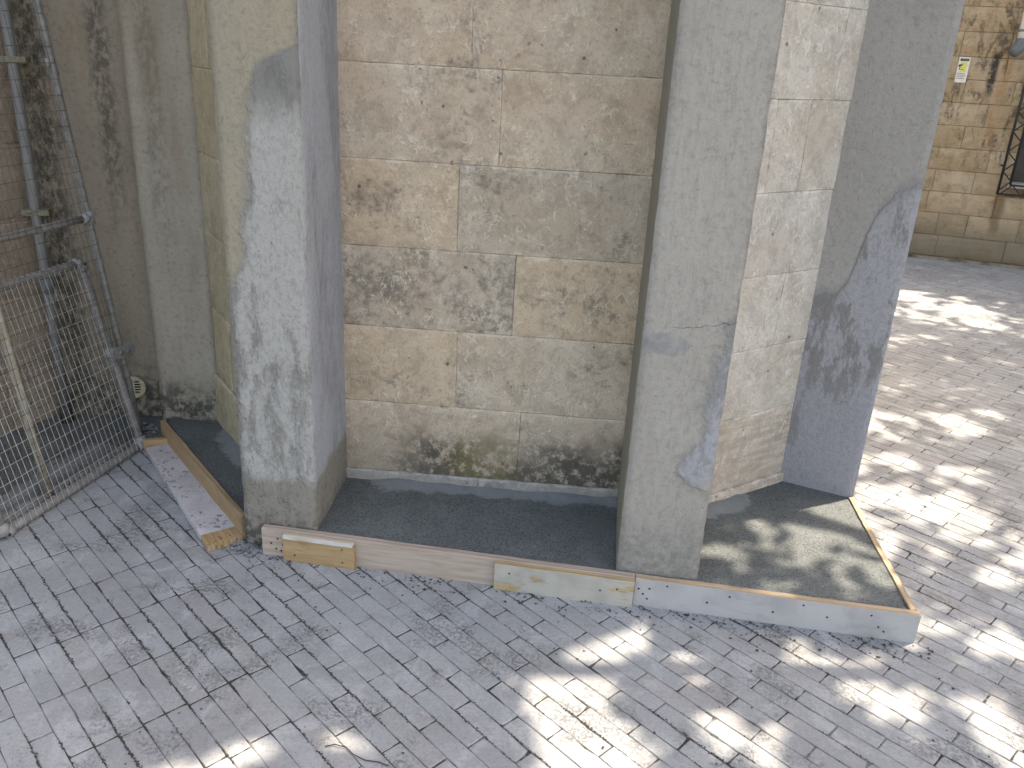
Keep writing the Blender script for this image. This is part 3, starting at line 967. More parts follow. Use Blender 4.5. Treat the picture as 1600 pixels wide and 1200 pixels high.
WB0, WB1 = (-0.605, 2.806), (0.420, 2.7465)
C1 = [0.02, 0.132, 0.408, 0.694, 0.976, 1.262, 1.555, 1.84, 2.125, 2.41]
J1 = [[0.50], [0.643], [0.407], [0.596], [0.397], [0.525], [0.426], [0.6], [0.38]]
TONE = {(1, 0): (.3, .1, .1), (1, 1): (.35, .2, .1), (2, 0): (.2, 0, .6), (2, 1): (.5, .1, .1), (3, 0): (1.0, .45, 0), (3, 1): (.55, 0, .6),
        (4, 0): (.55, .05, .45), (4, 1): (.45, .6, 0), (5, 0): (.35, .15, 0), (5, 1): (.2, .05, .15), (6, 0): (.4, .1, .1), (6, 1): (.45, .15, 0)}
facet(WB0, WB1, C1, J1, lambda ci: M['stone_mid'] if ci else M['plinth'], M['mortar'], 'warm limestone ashlar wall with green moss along its foot', tone=TONE)
fdir = Vector((0.308, 0.213)).normalized()
F20 = Vector((0.765, 2.757)) - fdir * 0.13
F21 = Vector((1.073, 2.970)) + fdir * 0.02
C2 = [0.02, 0.13, 0.424, 0.681, 0.945, 1.224, 1.514, 1.79, 2.07, 2.35]
J2 = [[], [], [], [0.325], [0.34], [0.148, 0.31], [0.41], [0.2, 0.42], [0.3]]
facet(F20, F21, C2, J2, lambda ci: M['stone_facet_low'] if ci < 2 else M['stone_facet'], M['mortar'], 'pale limestone ashlar wall banded brown near its foot')
F00, F01 = (-1.245, 3.276), (-0.84, 2.683)
facet(F00, F01, [0.02, 0.30, 0.59, 0.90, 1.20, 1.50, 1.80, 2.1, 2.4], [[0.38], [0.25], [0.44], [0.3]], lambda ci: M['stone_cream'], M['mortar'], 'narrow cream stone wall beside the damp corner')
# body of the apse behind the facets and its eaves
body = [(-0.60, 3.14), (0.42, 3.09), (0.60, 2.96), (1.10, 3.31), (1.30, 3.5), (1.35, 6.0), (-1.7, 6.0), (-1.20, 3.60), (-1.0, 3.22)]
part('upper_wall', bm_me('upper_wall', prism(body, 0.0, HT + 0.2)), M['plaster'], apse)
part('roof', bm_me('roof', prism([(x * 1.02, y + (-.05 if y < 4 else .1)) for x, y in body], HT + 0.205, HT + 0.45)), M['roof'], apse)

# ================================================================ damp corner wall and side wall
cw = tag(link('rendered_wall', rough_column([Vector((-1.97, 3.358)), Vector((-1.36, 3.419)), Vector((-1.36, 3.7)), Vector((-1.97, 3.7))], -0.02, 2.1, HT, step=0.03, amp=0.004, seed=21.0), M['w_corner']),
         'brown mould-streaked rendered wall behind the leaning mesh panels', 'wall')
side = thing('side_wall', 'pinkish stone wall behind the grey drain pipe', 'wall')
s0v, s1v = Vector((-2.62, 2.05)), Vector((-1.955, 3.40))
sd_ = (s1v - s0v).normalized(); sn_ = Vector((sd_.y, -sd_.x)); SL = (s1v - s0v).length
core = link('wall_core', bm_me('wall_core', prism([s0v - sn_ * .01, s1v - sn_ * .01, s1v - sn_ * .35, s0v - sn_ * .35], -0.02, HT)), M['mortar'], side)
zc = -0.02
ci = 0
while zc < 2.6:
    zz = zc + 0.30
    js = [0.0] + ([0.45, 1.0] if ci % 2 else [0.2, 0.72, 1.25]) + [SL]
    for a, b in zip(js, js[1:]):
        link('stone_block', block_mesh(s0v, sd_, sn_, a, b, zc, zz, 0.012, random.uniform(-.002, .002), ci * 2.7 + a), M['stone_pink'], side)
    zc = zz; ci += 1

# ================================================================ far building
W0, W1 = Vector((3.707, 8.018)), Vector((4.667, 7.723))
wd = (W1 - W0).normalized(); wnr = Vector((wd.y, -wd.x))
far = thing('stone_building', 'ochre limestone building with soot streaks and a barred window across the yard', 'building', loc=(W0.x, W0.y, 0))
inv = Matrix.Translation((-W0.x, -W0.y, 0))
def fpart(name, me, mat, parent=None, label=None):
    o = link(name, me, mat, parent or far)
    if parent is None: o.matrix_parent_inverse = inv
    return o
FH = 3.0
SA, SB = -4.5, 4.5
WS0, WS1, WZ0, WZ1 = 0.70, 1.75, 0.74, 2.2       # window opening
bm = box_on(W0, wd, wnr, SA, WS0, 0, FH, -0.012, -0.5)
core_l = fpart('wall_core', bm_me('wall_core', bm), M['mortar_far'])
fpart('wall_core', bm_me('wall_core', box_on(W0, wd, wnr, WS1, SB, 0, FH, -0.012, -0.5)), M['mortar_far'])
fpart('wall_core', bm_me('wall_core', box_on(W0, wd, wnr, WS0 + .001, WS1 - .001, 0, WZ0, -0.012, -0.5)), M['mortar_far'])
fpart('wall_core', bm_me('wall_core', box_on(W0, wd, wnr, WS0 + .001, WS1 - .001, WZ1, FH, -0.012, -0.5)), M['mortar_far'])
fpart('recess_panel', bm_me('recess_panel', box_on(W0, wd, wnr, WS0, WS1, WZ0, WZ1, -0.16, -0.2)), M['recess_dark'])  # dark panel added in place of the shaded depth of the opening
fpart('window_sill', bm_me('window_sill', box_on(W0, wd, wnr, WS0 - .01, WS1, WZ0 - 0.03, WZ0 + 0.012, 0.012, -0.16)), M['sill'])
fpart('eaves', bm_me('eaves', box_on(W0, wd, wnr, SA - .1, SB + .1, FH, FH + .12, 0.02, -0.6)), M['roof'])
FC = [0.03, 0.225, 0.43, 0.625, 0.82, 1.015, 1.21, 1.405, 1.60, 1.787, 1.99, 2.19, 2.40, 2.7, 3.0]
rb = random.Random(31)
for ci in range(len(FC) - 1):
    z0, z1 = FC[ci], FC[ci + 1]
    s = SA + rb.uniform(0, .3)
    js = [SA]
    while s < SB - 0.2:
        js.append(s); s += rb.uniform(0.18, 0.58)
    js.append(SB)
    for a, b in zip(js, js[1:]):
        segs = [(a, b)]
        if z1 > WZ0 - .03 and z0 < WZ1:
            segs = []
            if a < WS0: segs.append((a, min(b, WS0)))
            if b > WS1: segs.append((max(a, WS1), b))
            segs = [q for q in segs if q[1] - q[0] > 0.04]
        for a2, b2 in segs:
            if a2 < -1.2: continue
            me_ = block_mesh(W0, wd, wnr, a2, b2, z0, z1, 0.012, rb.uniform(-.004, .004), ci * 1.7 + a2, 0.0016, 0.09, 0.003)
            fpart('stone_block', me_, M['far_stone'])
kerb = tag(link('kerb', bm_me('kerb', box_on(W0, wd, wnr, SA, SB, -0.02, 0.022, 0.035, 0.0)), M['kerb']), 'thin pale kerb at the foot of the ochre wall', 'kerb')

# window grille: two angle-iron frames with zigzag bars between
gr = thing('window_grille', 'black iron window grille edged with zigzag bars on the ochre wall', 'grille', loc=(W0.x, W0.y, 0))
def P3(s, z, out): return Vector((W0.x + wd.x * s + wnr.x * out, W0.y + wd.y * s + wnr.y * out, z))
GO = 0.06
def gbar(name, a, b, r=0.007, seg=6):
    o = tube(name, [a, b], r, M['iron'], gr, seg); o.matrix_parent_inverse = inv; return o
gx0, gx1, gz0, gz1 = 0.615, 1.80, 0.655, 2.28
iw = 0.085
for a, b in (((gx0, gz0), (gx1, gz0)), ((gx0, gz0), (gx0, gz1)), ((gx1, gz0), (gx1, gz1)), ((gx0, gz1), (gx1, gz1)),
             ((gx0 + iw, gz0 + iw), (gx1 - iw, gz0 + iw)), ((gx0 + iw, gz0 + iw), (gx0 + iw, gz1 - iw)), ((gx1 - iw, gz0 + iw), (gx1 - iw, gz1 - iw)), ((gx0 + iw, gz1 - iw), (gx1 - iw, gz1 - iw))):
    gbar('frame_bar', P3(a[0], a[1], GO), P3(b[0], b[1], GO), 0.011 if a[0] in (gx0, gx1) else 0.009)
z = gz0 + .03; k = 0
while z < gz1 - .1:
    a, b = (gx0, gx0 + iw) if k % 2 == 0 else (gx0 + iw, gx0)
    gbar('zigzag_bar', P3(a, z, GO), P3(b, z + 0.085, GO), 0.006)
    z += 0.085; k += 1
s = gx0 + .02; k = 0
while s < gx1 - .1:
    a, b = (gz0, gz0 + iw) if k % 2 == 0 else (gz0 + iw, gz0)
    gbar('zigzag_bar', P3(s, a, GO), P3(s + .085, b, GO), 0.006)
    s += 0.085; k += 1
for s in (0.9, 1.1, 1.3, 1.5):
    gbar('upright_bar', P3(s, gz0 + iw, GO), P3(s, gz1 - iw, GO), 0.007)
for s, z in ((gx0, 0.9), (gx0, 1.9), (gx1, 0.9), (gx1, 1.9)):
    gbar('wall_lug', P3(s, z, GO), P3(s - .02 if s == gx0 else s + .02, z, -0.03), 0.009)

# downpipe
dp = thing('downpipe', 'white plastic downpipe ending in a dark grey elbow on the ochre wall', 'pipe', loc=(W0.x, W0.y, 0))
for nm, pts, r, mt in (('pipe', [P3(0.505, 1.93, .06), P3(0.505, 2.3, .06), P3(0.505, 2.98, .06)], 0.042, 'pvc_white'),
                       ('elbow', [P3(0.505, 1.945, .06), P3(0.502, 1.90, .062), P3(0.485, 1.862, .075), P3(0.455, 1.835, .10)], 0.047, 'pvc_dark'),
                       ('clamp', [P3(0.505, 2.0, .06), P3(0.505, 2.02, .06)], 0.046, 'galv'),
                       ('clamp', [P3(0.505, 2.7, .06), P3(0.505, 2.72, .06)], 0.046, 'galv'),
                       ('bracket_pin', [P3(0.505, 2.01, .06), P3(0.47, 2.01, -.02)], 0.008, 'galv')):
    o = tube(nm, pts, r, M[mt], dp, 16); o.matrix_parent_inverse = inv

# camera-surveillance notice
sg = thing('warning_sign', 'small white notice with yellow pictogram of a surveillance camera on the ochre wall', 'sign', loc=(W0.x, W0.y, 0))
def srect(name, s0, s1, z0, z1, mat, out=0.0075, th=0.002):
    o = link(name, bm_me(name, box_on(W0, wd, wnr, s0, s1, z0, z1, out, out - th)), mat, sg); o.matrix_parent_inverse = inv; return o
SS0, SS1, SZ0, SZ1 = 0.062, 0.153, 1.572, 1.782
srect('plate', SS0, SS1, SZ0, SZ1, M['sign_white'], 0.012, 0.010)
srect('title_bar', SS0 + .012, SS1 - .010, SZ1 - .033, SZ1 - .012, M['sign_black'], 0.0135, 0.001)
srect('title_text', SS0 + .026, SS1 - .014, SZ1 - .026, SZ1 - .019, M['sign_grey'], 0.0145, 0.001)
srect('pictogram_panel', SS0 + .022, SS1 - .022, SZ1 - .120, SZ1 - .042, M['sign_yellow'], 0.0135, 0.001)
bmc = bmesh.new()
def quad(pts, out):
    vs_ = [bmc.verts.new(P3(a, b, out)) for a, b in pts]
    bmc.faces.new(vs_)
cx, cz = SS0 + .018, SZ1 - .075
quad([(cx - .010, cz - .006), (cx + .014, cz + .004), (cx + .008, cz + .018), (cx - .014, cz + .008)], 0.0152)
quad([(cx + .015, cz + .007), (cx + .021, cz + .010), (cx + .017, cz + .018), (cx + .011, cz + .015)], 0.0152)
quad([(cx - .002, cz - .03), (cx + .003, cz - .03), (cx + .003, cz - .004), (cx - .002, cz - .004)], 0.0150)
quad([(cx + .012, cz - .030), (cx + .032, cz - .030), (cx + .032, cz - .026), (cx + .012, cz - .026)], 0.0150)
o = link('camera_symbol', bm_me('camera_symbol', bmc), M['sign_black'], sg); o.matrix_parent_inverse = inv
for i, (a, b) in enumerate(((.008, .062), (.010, .070), (.006, .060), (.006, .066))):
    zt = SZ0 + .078 - i * .014
    srect('text_line', SS0 + a, SS0 + a + b, zt - .005, zt, M['sign_grey'], 0.0135, 0.001)

# ================================================================ concrete pours
def pour(name, poly, z, label, drylines=(), slope=0.0, amp=0.0025, step=0.02, skirt=0.10):
    """fresh concrete slab, meshed top; drylines: segments near which pale slurry and a small fillet lie"""
    xs = [p[0] for p in poly]; ys = [p[1] for p in poly]
    bm = bmesh.new()
    vs_ = [bm.verts.new((p[0], p[1], z)) for p in poly]
    f = bm.faces.new(vs_)
    x = min(xs) + step
    while x < max(xs):
        bmesh.ops.bisect_plane(bm, geom=bm.verts[:] + bm.edges[:] + bm.faces[:], plane_co=(x, 0, 0), plane_no=(1, 0, 0)); x += step
    y = min(ys) + step
    while y < max(ys):
        bmesh.ops.bisect_plane(bm, geom=bm.verts[:] + bm.edges[:] + bm.faces[:], plane_co=(0, y, 0), plane_no=(0, 1, 0)); y += step
    bm.normal_update()
    if bm.faces[:][0].normal.z < 0:
        bmesh.ops.reverse_faces(bm, faces=bm.faces[:])
    def dist(p):
        best = 9
        for a, b in drylines:
            a, b = Vector(a), Vector(b); q = Vector((p.x, p.y)); ab = b - a
            t = max(0, min(1, (q - a).dot(ab) / ab.length_squared))
            best = min(best, (q - a - ab * t).length)
        return best
    lay = bm.verts.layers.float.new('dry')
    for v in bm.verts:
        q = (v.co.x, v.co.y, z)
        dd = dist(v.co)
        v.co.z = z + amp * (n3(q, 7) + 0.6 * n3(q, 22)) + 0.016 * math.exp(-(dd / 0.035) ** 2) * (0.7 + 0.8 * n3(q, 9, 3.0))
        v[lay] = max(0.0, 1.0 - dd / 0.15)
    be = [e for e in bm.edges if e.is_boundary]
    r = bmesh.ops.extrude_edge_only(bm, edges=be)
    for v in [e for e in r['geom'] if isinstance(e, bmesh.types.BMVert)]:
        v.co.z = z - skirt
    me = bpy.data.meshes.new(name)
    bm.to_mesh(me); bm.free()
    me.polygons.foreach_set('use_smooth', [True] * len(me.polygons))
    return tag(link(name, me, M['concrete']), label, 'concrete', 'concrete pours round the buttresses')

bo0, bo1 = Vector((-0.803, 2.404)), Vector((1.261, 2.115))     # outer top line of front boards
bd = (bo1 - bo0).normalized(); bn = Vector((-bd.y, bd.x))
def bp(s, inn=0.0): return bo0 + bd * s + bn * inn
BT = 0.026
BL = (bo1 - bo0).length
pour('concrete_footing', [tuple(bp(0.165, BT)), tuple(bp(1.215, BT)), (0.372, 2.30), (0.42, 2.80), (-0.62, 2.86), (-0.63, 2.42)], 0.094,
     'dark fresh concrete footing between the pale patched buttress and the cracked grey one', [((-0.45, 2.785), (0.40, 2.74))])
so0, so1 = Vector((1.261, 2.115)), Vector((1.321, 2.846))
sdir2 = (so1 - so0).normalized(); sin_ = Vector((-sdir2.y, sdir2.x))
pour('concrete_footing', [tuple(bp(1.40, BT)), tuple(bp(BL - .024, BT)), tuple(so1 + sin_ * .022), (1.36, 2.95), (1.05, 3.06), (0.62, 2.74), (0.60, 2.30)], 0.094,
     'dark fresh concrete footing dappled with sunlight inside the whitewashed corner boards', [((0.70, 2.70), (0.86, 2.80))])
pour('concrete_footing', [(-0.895, 2.49), (-0.84, 2.46), (-0.80, 2.76), (-1.20, 3.30), (-1.45, 3.30), (-1.437, 3.21)], 0.084,
     'dark fresh concrete footing behind the standing plywood strip', [((-1.0, 2.9), (-1.15, 3.15))], amp=0.006)

# ================================================================ timber
front_dir = (bd.x, bd.y, 0)
W = {}
W['pink'] = mat_wood('pine_pinkish_grey', (0.42, 0.345, 0.28), (0.30, 0.225, 0.175), None, 0, front_dir, 0.15)
W['grey_end'] = mat_wood('pine_grey', (0.38, 0.355, 0.335), (0.28, 0.255, 0.235), None, 0, front_dir, 0.2)
W['yellow'] = mat_wood('pine_yellow', (0.40, 0.275, 0.145), (0.28, 0.175, 0.085), None, 0, front_dir, 0.45)
W['cleat'] = mat_wood('pine_washed', (0.43, 0.31, 0.16), (0.33, 0.22, 0.11), (0.40, 0.385, 0.34), 0.58, front_dir, 0.3)
W['white'] = mat_wood('shutter_board_whitewashed', (0.44, 0.335, 0.225), (0.33, 0.24, 0.15), (0.40, 0.395, 0.39), 0.75, front_dir, 0.25)
W['batten'] = mat_wood('batten_pale', (0.52, 0.45, 0.35), (0.42, 0.34, 0.25), (0.56, 0.545, 0.51), 0.45, front_dir, 0.2)
W['sideb'] = mat_wood('side_board', (0.46, 0.36, 0.235), (0.34, 0.245, 0.15), None, 0, (sdir2.x, sdir2.y, 0), 0.3)

def nails(parent, spots, s_of, r=0.0036):
    for s, z in spots:
        c = bp(s, 0.0)
        o = tube('nail', [(c.x - bn.x * s_of, c.y - bn.y * s_of, z), (c.x + bn.x * (0.002 - s_of), c.y + bn.y * (0.002 - s_of), z)], r, M['nail'], parent, 8)

JN = 1.232                           # joint between the two front boards, hidden by the long cleat
fb = plank('form_board', bp(0.0), bp(JN), BT, 0.0, 0.101, W['pink'], side=1, seg=40)
tag(fb, 'long pinkish pine form board with wavy grain in front of the concrete', 'board', 'form boards')
nails(fb, [(0.032, 0.047), (0.055, 0.067), (0.049, 0.028), (0.078, 0.075), (0.074, 0.046), (0.066, 0.022)], 0.0012, 0.0034)
wb = plank('form_board', bp(JN + .002), bp(BL), BT, 0.0, 0.101, W['white'], side=1, seg=40, jit=0.0014)
tag(wb, 'whitewashed form board dotted with nail heads ending at the outer corner', 'board', 'form boards')
nails(wb, [(1.247, 0.063), (1.262, 0.046), (1.280, 0.068), (1.276, 0.030), (1.333, 0.085), (1.46, 0.046), (1.525, 0.077), (1.66, 0.044), (1.745, 0.083), (1.82, 0.052), (1.945, 0.079), (1.972, 0.042), (1.990, 0.028)], 0.0012, 0.0032)
c1 = plank('form_cleat', bp(0.083, -0.0205), bp(0.325, -0.0205), 0.019, 0.0, 0.084, W['yellow'], side=1, seg=10)
tag(c1, 'short yellow pine cleat with a pale batten nailed along its top', 'wood block', 'cleats on the form boards')
bt = plank('top_batten', bp(0.084, -0.0235), bp(0.320, -0.0235), 0.021, 0.0845, 0.0985, W['batten'], c1, side=1, seg=8)
nails(c1, [(0.285, 0.071), (0.122, 0.026), (0.286, 0.022)], 0.0215, 0.003)
c2 = plank('form_cleat', bp(0.790, -0.0185), bp(1.232, -0.0185), 0.0175, 0.0, 0.097, W['cleat'], side=1, seg=14)
tag(c2, 'long grey-washed yellowish cleat covering the joint of two front boards', 'wood block', 'cleats on the form boards')
nails(c2, [(0.838, 0.066), (1.128, 0.05), (1.18, 0.062)], 0.0195, 0.003)
sb = plank('form_board', so0 + sdir2 * 0.002 + Vector((0, BT + .001)), so1, 0.020, 0.0, 0.101, W['sideb'], side=1, seg=24, jit=0.002)
tag(sb, 'narrow form board edge closing the dappled concrete beside the open paving', 'board', 'form boards')

# left-hand timber
q0, q1 = Vector((-1.463, 3.194)), Vector((-0.893, 2.470))
qd = (q1 - q0).normalized()
W['ply'] = mat_wood('plywood_strip', (0.38, 0.265, 0.155), (0.29, 0.19, 0.105), None, 0, (qd.x, qd.y, 0), 0.3)
pl = plank('plywood_strip', q0, q1, 0.019, 0.0, 0.100, W['ply'], side=1, seg=20, jit=0.0016)
tag(pl, 'orange plywood strip standing on edge against the corner concrete', 'board')
fp0, fp1 = Vector((-1.484, 3.082)), Vector((-0.985, 2.395))     # left edge of the flat plank
fdv = (fp1 - fp0).normalized()
W['flat'] = mat_wood('plank_white_spattered', (0.40, 0.27, 0.14), (0.28, 0.175, 0.085), (0.50, 0.485, 0.485), 1.1, (fdv.x, fdv.y, 0), 0.2, 0.9,
                     (fp1, (-fdv.x, -fdv.y), 0.075))
fl = plank('flat_plank', fp0, fp1, 0.118, 0.002, 0.026, W['flat'], side=1, seg=20, jit=0.001)
tag(fl, 'white painted plank with black spatters lying flat on the pavers', 'board')
W['stub'] = mat_wood('pine_stub', (0.40, 0.275, 0.155), (0.30, 0.195, 0.10), None, 0, (0.95, 0.3, 0), 0.3)
stb = plank('timber_stub', Vector((-1.500, 3.100)), Vector((-1.405, 3.128)), 0.02, 0.0, 0.05, W['stub'], side=1, seg=4)
tag(stb, 'short bare timber stub across the head of the spattered plank', 'wood block')

# ================================================================ leaning weldmesh panels
Bt = Vector((-0.211, -0.977)).normalized()      # along the foot, towards the viewer
Bn = Vector((-0.977, 0.211)).normalized()       # lean direction, towards the wall
def mesh_panel(name, label, base, width, height, lean, r, wire_r, wire_mat, rails, posts, vs_step, hs_step, fit=True):
    t = thing(name, label, 'mesh panel', 'weldmesh panels leaning in the corner', (base[0], base[1], 0))
    inv_ = Matrix.Translation((-base[0], -base[1], 0))
    b0 = Vector((base[0], base[1], 0))
    up = (Vector((Bn.x * lean, Bn.y * lean, 1.0))).normalized()
    tv = Vector((Bt.x, Bt.y, 0))
    def Q(a, h): return b0 + tv * a + up * h + Vector((0, 0, r))
    def add(nm, pts, rr, mt, seg=14):
        o = tube(nm, pts, rr, mt, t, seg, 0.03); o.matrix_parent_inverse = inv_; return o
    def sag(a0, h0, a1, h1, k=8):
        return [Q(a0 + (a1 - a0) * i / k, h0 + (h1 - h0) * i / k) + Vector((random.uniform(-.001, .001),) * 3) for i in range(k + 1)]
    add('post', sag(0, 0, 0, height), r, M['galv'])
    add('post', sag(width, 0, width, height), r, M['galv'])
    for h in rails:
        add('rail', sag(0, h, width, h), r, M['galv'])
    for a, mt in posts:
        add('brace_post', sag(a, 0, a, height * .98), r * 1.05, M[mt])
    if fit:
        for a in (0, width):
            for h in (0, height):
                o = add('corner_fitting', [Q(a, h - .03 if h else -0.004), Q(a, h + .004 if h else .034)], r * 1.45, M['galv_pale'])
                e = -0.034 if a else 0.034
                add('corner_socket', [Q(a, h), Q(a + e, h)], r * 1.4, M['galv_pale'])
                add('grub_screw', [Q(a, h) - Vector((Bn.x, Bn.y, 0)) * r * 1.40, Q(a, h) - Vector((Bn.x, Bn.y, 0)) * r * 1.52], 0.006, M['nail'], 8)
    # tie wires on the rails
    bm = bmesh.new()
    out = -Vector((Bn.x, Bn.y, 0)) * (r + wire_r)
    rr = random.Random(hash(name) % 97)
    nV = int(width / vs_step); nH = int(height / hs_step)
    for i in range(1, nV):
        a = i * vs_step
        bow = rr.uniform(-.003, .003)
        tube_bm(bm, [Q(a, -0.005) + out, Q(a + bow, height * .5) + out * (1 + rr.uniform(-.1, .1)), Q(a, height + 0.004) + out], wire_r, 5, False)
    for j in range(1, nH):
        h = j * hs_step
        k = 6
        tube_bm(bm, [Q(width * i / k, h + rr.uniform(-.0012, .0012)) + out * 0.93 for i in range(k + 1)], wire_r, 5, False)
    # wire tails wrapped over the bottom and top rail
    if fit:
        for i in range(1, nV):
            a = i * vs_step
            for h in (0.0, height):
                ring = [Q(a, h) + (up * math.cos(q) - Vector((Bn.x, Bn.y, 0)) * math.sin(q)) * (r + wire_r) for q in [k * math.pi / 5 - .3 for k in range(6)]]
                tube_bm(bm, ring, wire_r, 5, False)
    o = link('wire_mesh', bm_me('wire_mesh', bm, True), wire_mat, t)
    o.matrix_parent_inverse = inv_
    o['kind'] = 'stuff'
    return t, Q
pb, QB = mesh_panel('mesh_panel', 'short square weldmesh panel with galvanised tube frame leaning in front', (-1.522, 3.131), 0.735, 0.766, 0.24, 0.0170, 0.00105, M['wire'], (0.0, 0.766), (), 0.0262, 0.0515)
pa_, QA = mesh_panel('mesh_panel', 'tall weldmesh panel with thin tube frame leaning behind the short one', (-1.552, 3.197), 1.15, 2.05, 0.127, 0.0140, 0.00105, M['wire_rusty'], (0.0, 0.925, 2.05), ((0.53, 'brass_post'),), 0.026, 0.055, False)
# coupling plate and small fittings on the tall post
def child(par, nm, pts, r, mt, seg=10):
    o = tube(nm, pts, r, M[mt], par, seg)
    o.matrix_parent_inverse = Matrix.Translation(-par.location); return o
child(pa_, 'rail_socket', [QA(0, 0.90), QA(0, 0.95)], 0.021, 'galv_pale')
child(pa_, 'rail_socket', [QA(0, 0.925), QA(0.04, 0.925)], 0.020, 'galv_pale')
child(pa_, 'lug', [QA(0.018, 1.47), QA(0.018, 1.50)], 0.009, 'galv_pale')
child(pa_, 'lug', [QA(-0.02, 1.44), QA(-0.02, 1.49)], 0.005, 'galv_pale')
for h in (1.385, 1.13, 0.82, 0.68, 0.55):
    child(pa_, 'tie_wire', [QA(-0.012, h), QA(-0.018, h + .014)], 0.0055, 'galv_pale', 8)
# clamp plate between both posts
cl = thing('tube_clamp', 'galvanised clamp plate with two bolts joining the posts of both mesh panels', 'clamp', loc=tuple(QB(0, 0.40)))
ca, cb = QB(0, 0.40) - Vector((Bn.x, Bn.y, 0)) * 0.019, QA(-0.03, 0.385) - Vector((Bn.x, Bn.y, 0)) * 0.019
ax = (cb - ca); Lc = ax.length; ax.normalize()
bm = bmesh.new()
outv = Vector((-Bn.x, -Bn.y, 0)); upv = Vector((0, 0, 1))
pts = []
for k in range(16):
    an = 2 * math.pi * k / 16
    pts.append((math.copysign(abs(math.cos(an)) ** .5, math.cos(an)) * (Lc / 2 + .022), math.copysign(abs(math.sin(an)) ** .5, math.sin(an)) * 0.026))
mid = (ca + cb) / 2
f0 = [bm.verts.new(mid + ax * a + upv * b + outv * 0.002) for a, b in pts]
f1 = [bm.verts.new(mid + ax * a + upv * b + outv * 0.010) for a, b in pts]
bm.faces.new(f1); bm.faces.new(list(reversed(f0)))
for i in range(16):
    bm.faces.new((f0[i], f0[(i + 1) % 16], f1[(i + 1) % 16], f1[i]))
o = link('plate', bm_me('plate', bm), M['galv_pale'], cl); o.matrix_parent_inverse = Matrix.Translation(-cl.location)
for q in (-.02, .022):
    child(cl, 'bolt', [mid + ax * q + outv * .010, mid + ax * q + outv * .016], 0.009, 'galv', 6)
child(cl, 'collar', [QB(0, 0.375), QB(0, 0.42)], 0.024, 'galv_pale')

# grey drain pipe with brackets
pp = Vector((-1.905, 3.285))
dpp = thing('drain_pipe', 'grey plastic drain pipe held by brackets against the pinkish wall', 'pipe', loc=(pp.x, pp.y, 0))
def ch2(nm, pts, r, mt, seg=14):
    o = tube(nm, pts, r, M[mt], dpp, seg); o.matrix_parent_inverse = Matrix.Translation(-dpp.location); return o
ch2('pipe', [(pp.x, pp.y, z_) for z_ in (0.10, 0.6, 1.1, 1.7, 2.4, 3.2, HT - .1)], 0.0195, 'pvc')
ch2('foot_fitting', [(pp.x, pp.y, 0.0), (pp.x, pp.y, 0.06), (pp.x, pp.y, 0.11)], 0.026, 'iron')
ch2('pipe_joint', [(pp.x, pp.y, 0.60), (pp.x, pp.y, 0.66)], 0.0235, 'pvc_dark')
for z_ in (0.93, 1.49, 2.1):
    bm = box_on(pp, Vector((0.96, 0.28)), Vector((0.28, -0.96)), -0.045, 0.05, z_ - .011, z_ + .011, 0.024, -0.05)
    o = link('pipe_bracket', bm_me('pipe_bracket', bm), M['bracket'], dpp); o.matrix_parent_inverse = Matrix.Translation(-dpp.location)

# round slotted vent on the rendered wall
vc = Vector((-1.95, 3.36)) + Vector((0.995, 0.0995)) * 0.305
vd, vn = Vector((0.995, 0.0995)), Vector((0.0995, -0.995))
vt = thing('wall_vent', 'round cream slotted vent low on the mould-streaked wall', 'vent', loc=(vc.x, vc.y, 0.165))
def VP3(a, z_, out): return Vector((vc.x + vd.x * a + vn.x * out, vc.y + vd.y * a + vn.y * out, 0.165 + z_))
bm = bmesh.new()
rings = []
for rr_, out in ((0.050, 0.004), (0.050, 0.013), (0.044, 0.017), (0.041, 0.013), (0.0, 0.013)):
    if rr_ == 0.0:
        c_ = bm.verts.new(VP3(0, 0, out))
        for j in range(28): bm.faces.new((rings[-1][j], rings[-1][(j + 1) % 28], c_))
    else:
        rings.append([bm.verts.new(VP3(math.cos(2 * math.pi * j / 28) * rr_, math.sin(2 * math.pi * j / 28) * rr_, out)) for j in range(28)])
        if len(rings) > 1:
            for j in range(28): bm.faces.new((rings[-2][j], rings[-2][(j + 1) % 28], rings[-1][(j + 1) % 28], rings[-1][j]))
o = link('rim', bm_me('rim', bm), M['vent'], vt); o.matrix_parent_inverse = Matrix.Translation(-vt.location)
for i in range(5):
    z_ = -0.024 + i * 0.012
    w_ = 0.030 - abs(i - 2) * 0.003
    for sx in (-1, 1):
        bm = bmesh.new()
        vs_ = [bm.verts.new(VP3(a, b, 0.0142)) for a, b in ((sx * .004, z_), (sx * w_, z_ + .001), (sx * w_, z_ + .007), (sx * .004, z_ + .006))]
        bm.faces.new(vs_)
        bmesh.ops.solidify(bm, geom=bm.faces[:], thickness=0.0008)
        o = link('slot', bm_me('slot', bm), M['black'], vt); o.matrix_parent_inverse = Matrix.Translation(-vt.location)

# low dark concrete apron, simplified from clutter and a dark void behind the panels
ap = pour('corner_apron', [(-2.55, 2.2), (-1.80, 2.45), (-1.62, 3.08), (-1.45, 3.21), (-1.40, 3.40), (-1.96, 3.40)], 0.028,
          'dark concrete apron simplifying the clutter along the corner wall behind the mesh panels', [((-1.79, 2.55), (-1.66, 3.05))], amp=0.008, skirt=0.04)

